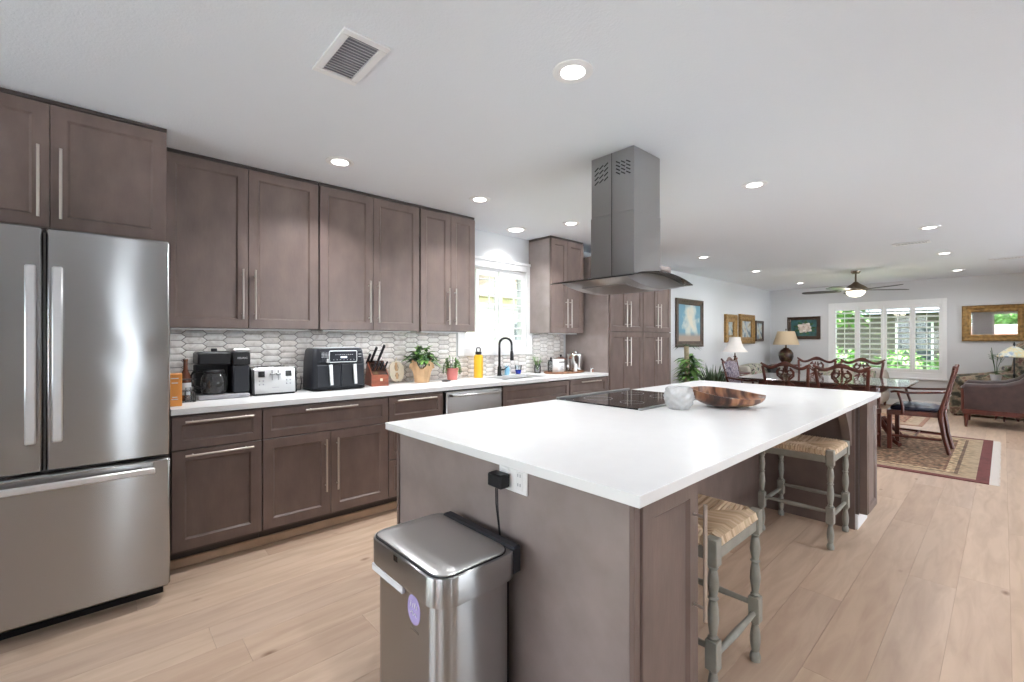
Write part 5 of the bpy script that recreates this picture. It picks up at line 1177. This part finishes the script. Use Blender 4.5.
# ================================================================== pictures and mirror
def framed(name, label, cat, wall, c, w, h, fw, fmat, cmat, depth=.035, flower=False):
    """wall 'x': hangs on x=0 facing +x, c=(y,z); wall 'y': on y=YF facing -y, c=(x,z)"""
    t = thing(name, label, cat, (.001, c[0], c[1]) if wall == 'x' else (c[0], YF - .001, c[1]))
    to = (lambda u, d, z: (d, u, z)) if wall == 'x' else (lambda u, d, z: (u, -d, z))
    def rect(q, d): return [to(-w / 2 + q, d, -h / 2 + q), to(w / 2 - q, d, -h / 2 + q), to(w / 2 - q, d, h / 2 - q), to(-w / 2 + q, d, h / 2 - q)]
    mb = MB(); mb.rings([rect(0, .0), rect(0, depth * .8), rect(fw * .12, depth), rect(fw * .35, depth * .9), rect(fw * .55, depth * .62), rect(fw * .8, depth * .66), rect(fw, depth * .45), rect(fw, .004)], True, False)
    obj('frame', mb, M[fmat], t, flat=True)
    cv = MB(); q = fw - .001; cv.rings([rect(q, .0045), rect(q, .012)]); cn = obj('canvas' if cat == 'picture' else 'mirror_glass', cv, cmat, t, flat=True)
    if flower:
        pm_ = MB(); rnd = random.Random(8)
        for k in range(8):
            a = k * pi / 4 + .2; L = .13 + .03 * (k % 2); pts = []
            for s_, ww in ((0, .01), (.35, .045), (.7, .05), (1, .012)): pts.append((s_ * L, ww))
            rg = [[(.02 + x_ * cos(a) - y_ * sin(a), .0 + (x_ * sin(a) + y_ * cos(a)) * .8) for x_, y_ in ((px_, -py_), (px_, py_))] for px_, py_ in pts]
            for i in range(3):
                q4 = [rg[i][0], rg[i][1], rg[i + 1][1], rg[i + 1][0]]; pm_.add([to(u, .0125 + .0006 * k, v) for u, v in q4], [(0, 1, 2, 3)])
        obj('painted_flower', pm_, M['flower'], cn)
        pm_ = MB()
        for k in range(9):
            a = k * .72; pm_.add([to(.02 + .10 * cos(a), .0122, .08 * sin(a)), to(.02 + .16 * cos(a + .25), .0122, .12 * sin(a + .25)), to(.02 + .24 * cos(a), .0122, .17 * sin(a)), to(.02 + .16 * cos(a - .25), .0122, .12 * sin(a - .25))], [(0, 1, 2, 3)])
        obj('painted_leaves', pm_, M['leafa'], cn)
    return t
M['flower'] = pbr('painted_petal', (.72, .58, .50), .6); n, l, b, g, r = rand_island(M['flower'], [(.72, .62, .54), (.45, .33, .27), (.80, .72, .66), (.58, .44, .38)], 0); l.new(r.outputs[0], b.inputs['Base Color'])
m_cloud = pbr('cloud_painting', (.4, .5, .55), .5); n, l = nodes(m_cloud); b = n['Principled BSDF']; t = n.new('ShaderNodeTexCoord')
ns = n.new('ShaderNodeTexNoise'); ns.inputs['Scale'].default_value = 6; ns.inputs['Detail'].default_value = 5; l.new(t.outputs['Object'], ns.inputs['Vector'])
vm = n.new('ShaderNodeVectorMath'); vm.operation = 'DISTANCE'; vm.inputs[1].default_value = (.012, .04, .05); mpc = n.new('ShaderNodeMapping'); mpc.inputs['Scale'].default_value = (1, 1.1, .95); l.new(t.outputs['Object'], mpc.inputs[0]); l.new(mpc.outputs[0], vm.inputs[0])
ad = n.new('ShaderNodeMath'); ad.operation = 'MULTIPLY_ADD'; ad.inputs[1].default_value = .6; l.new(ns.outputs['Fac'], ad.inputs[0]); l.new(vm.outputs['Value'], ad.inputs[2])
rr = n.new('ShaderNodeValToRGB'); e = rr.color_ramp.elements
e[0].position = .36; e[0].color = (.66, .60, .48, 1); e[1].position = .64; e[1].color = (.12, .27, .36, 1); q = e.new(.50); q.color = (.50, .54, .50, 1); l.new(ad.outputs[0], rr.inputs[0])
sp_ = n.new('ShaderNodeSeparateXYZ'); l.new(t.outputs['Object'], sp_.inputs[0]); mr = n.new('ShaderNodeMapRange'); mr.inputs['From Min'].default_value = -.16; mr.inputs['From Max'].default_value = -.24; l.new(sp_.outputs['Z'], mr.inputs['Value'])
mx = n.new('ShaderNodeMix'); mx.data_type = 'RGBA'; mx.inputs[7].default_value = (.33, .25, .20, 1); l.new(mr.outputs[0], mx.inputs[0]); l.new(rr.outputs[0], mx.inputs[6]); l.new(mx.outputs[2], b.inputs['Base Color'])
m_land = pbr('landscape_painting', (.4, .4, .4), .5, noise=(7, .3, (1, 1, 1), 4), ramp=[(.36, (.10, .14, .18)), (.48, (.36, .42, .46)), (.58, (.52, .50, .42)), (.7, (.24, .20, .14))])
m_teal = pbr('teal_painting_ground', (.03, .10, .10), .5, noise=(9, .5))
framed('painting', 'large dark framed painting of clouds beside the pantry', 'picture', 'x', (7.605, 1.585), 1.0, .83, .10, 'darkframe', m_cloud)
framed('painting', 'narrow gilt framed picture, left of the three on the left wall', 'picture', 'x', (9.33, 1.52), .54, .56, .15, 'gold', m_land, .06)
framed('painting', 'broad gilt framed landscape, middle of the three on the left wall', 'picture', 'x', (10.16, 1.52), .78, .62, .14, 'gold', m_land, .06)
framed('painting', 'small dark framed picture, right of the three near the far corner', 'picture', 'x', (10.92, 1.49), .44, .46, .06, 'darkframe', m_land)
framed('painting', 'magnolia flower painting in a dark gilt frame on the far wall', 'picture', 'y', (.685, 1.56), .64, .50, .07, 'darkframe', m_teal, .04, True)
framed('wall_mirror', 'wide gilt framed mirror on the far wall right of the shutters', 'mirror', 'y', (3.60, 1.59), .80, .64, .12, 'gold', M['mirror'], .05)

# ================================================================== outdoors
def slab(name, x0, x1, y0, y1, z0, z1, m): return struct(obj(name, MB().box(x0, x1, y0, y1, z0, z1), m))
slab('ground', -40, 45, -40, 60, -.35, -.20, M['grass'])
slab('ground_patio', XR + .2, XR + 24, -10, 18, -.199, -.10, pbr('patio_concrete', (.60, .62, .66), .85))  # unseen pale paving, put in to bounce sunlight onto the ceiling
def bush(x, y, w, d, h, n_, label, tree=0, seed=1, name='bush', group=None, leafsz=.16):
    rnd = random.Random(seed); t = thing(name, label, 'tree' if tree else 'bush', (x, y, -.2), 0, group); mb = MB()
    for k in range(n_):
        u, v = rnd.uniform(0, 2 * pi), math.acos(rnd.uniform(-.6, 1)); q = rnd.uniform(.75, 1.0) * (1 + .12 * sin(3 * u) * sin(4 * v))
        p = Vector((w / 2 * q * sin(v) * cos(u), d / 2 * q * sin(v) * sin(u), tree + h / 2 + h / 2 * q * cos(v))); dr_ = Vector((cos(u) * sin(v), sin(u) * sin(v), cos(v) + rnd.uniform(-.4, .6)))
        mb.leaf(p, dr_ + Vector((rnd.uniform(-.7, .7), rnd.uniform(-.7, .7), 0)), leafsz * rnd.uniform(.7, 1.3), leafsz * .6, droop=.3)
    mb.ball((0, 0, tree + h / 2), w * .40, d * .40, h * .42, 14, 8)
    obj('crown' if tree else 'foliage', mb, M['bush'], t)
    obj('trunk', MB().tube([(0, 0, .0), (0, 0, tree + h * .3)], max(.04, w * .05), 8), M['bark'], t)
for i, (x, y, w, h) in enumerate(((.25, 16.8, 1.25, 1.2), (1.75, 16.6, 1.25, 1.15), (2.95, 15.4, 1.25, 1.1), (4.3, 17.4, 1.3, 1.3))):
    bush(x, y, w, w * .8, h, 420, ['low green bush on the lawn outside, seen in the left shutters', 'green bush on the lawn seen through the third shutter panel', 'green bush outside the fourth shutter panel', 'green bush on the lawn at the right edge of the shuttered window'][i], 0, 20 + i)
bush(4.0, 20.8, 3.4, 3, 3.4, 1000, 'bright green tree seen through the rightmost shutter panel', 1.1, 40, 'tree', None, .3)
bush(-1.2, 20.6, 3.0, 2.6, 2.6, 800, 'dark green tree seen through the leftmost shutter panel', 1.5, 41, 'tree', None, .28)
def house(name, label, x, y, w, d, h, rh, wm, rm, win, along='x', eave=.5):
    t = thing(name, label, 'house', (x, y, -.2)); obj('wall', MB().box(-w / 2, w / 2, -d / 2, d / 2, 0, h), M[wm], t); e_ = eave
    if along == 'x': rfp = [(-d / 2 - e_, h), (d / 2 + e_, h), (0, h + rh)]; obj('roof', MB().prism(rfp, -w / 2 - e_, w / 2 + e_, 'x'), M[rm], t, flat=True)
    else: rfp = [(-w / 2 - e_, h), (w / 2 + e_, h), (0, h + rh)]; obj('roof', MB().prism(rfp, -d / 2 - e_, d / 2 + e_, 'y'), M[rm], t, flat=True)
    for (face, u, z, ww, hh) in win:
        if face == 'y': a = MB().box(u - ww / 2, u + ww / 2, -d / 2 - .04, -d / 2 - .001, z, z + hh); p = MB().box(u - ww / 2 + .07, u + ww / 2 - .07, -d / 2 - .05, -d / 2 - .041, z + .07, z + hh - .07)
        else: a = MB().box(w / 2 + .001, w / 2 + .04, u - ww / 2, u + ww / 2, z, z + hh); p = MB().box(w / 2 + .041, w / 2 + .05, u - ww / 2 + .07, u + ww / 2 - .07, z + .07, z + hh - .07)
        f_ = obj('window', a, M['white'], t); obj('pane', p, M['dkpane'], f_)
    return t
house('house', 'grey roofed neighbouring house seen through the dining room shutters', -.2, 26, 9, 6, 2.5, 2.2, 'siding', 'roof', [('y', -2.2, .9, 1.6, 1.2), ('y', 1.6, .1, 1.1, 2.1), ('y', 3.2, .9, 1.3, 1.2)])
hs = house('house', 'beige neighbouring house with a sloping grey roof edge outside the sink window', -7.6, 9.6, 5, 8, 2.55, 1.7, 'stucco', 'roofb', [('x', -1.0, .9, 1.1, 1.1), ('x', 1.6, .9, 1.1, 1.1)], 'x', .35)
obj('fascia', MB().tube([(2.9, -4.36, 2.56), (2.9, 0, 4.28)], .07, 4).tube([(2.9, 0, 4.28), (2.9, 4.36, 2.56)], .07, 4), M['fascia'], hs)
bush(-8.6, 16.5, 3.4, 3, 3.2, 700, 'green tree top behind the beige house outside the sink window', 2.6, 42, 'tree', None, .32)
# garden behind the kitchen, mirrored in the gilt mirror
slab('ground_path', -3, 10, -7.5, YB - .2, -.199, -.12, pbr('path_concrete', (.60, .62, .66), .85))
gw = thing('garden_wall', 'low brick garden wall outside the back window', 'wall', (4.9, -7.8, -.2)); obj('brickwork', MB().box(-2.6, 2.6, -.15, .15, 0, 2.12), M['brick'], gw); obj('coping', MB().box(-2.65, 2.65, -.19, .19, 2.121, 2.19), M['stucco'], gw)
bush(4.6, -10.6, 4.6, 2.6, 2.8, 800, 'green tree behind the brick garden wall outside the back window', 1.3, 43, 'tree', None, .3)
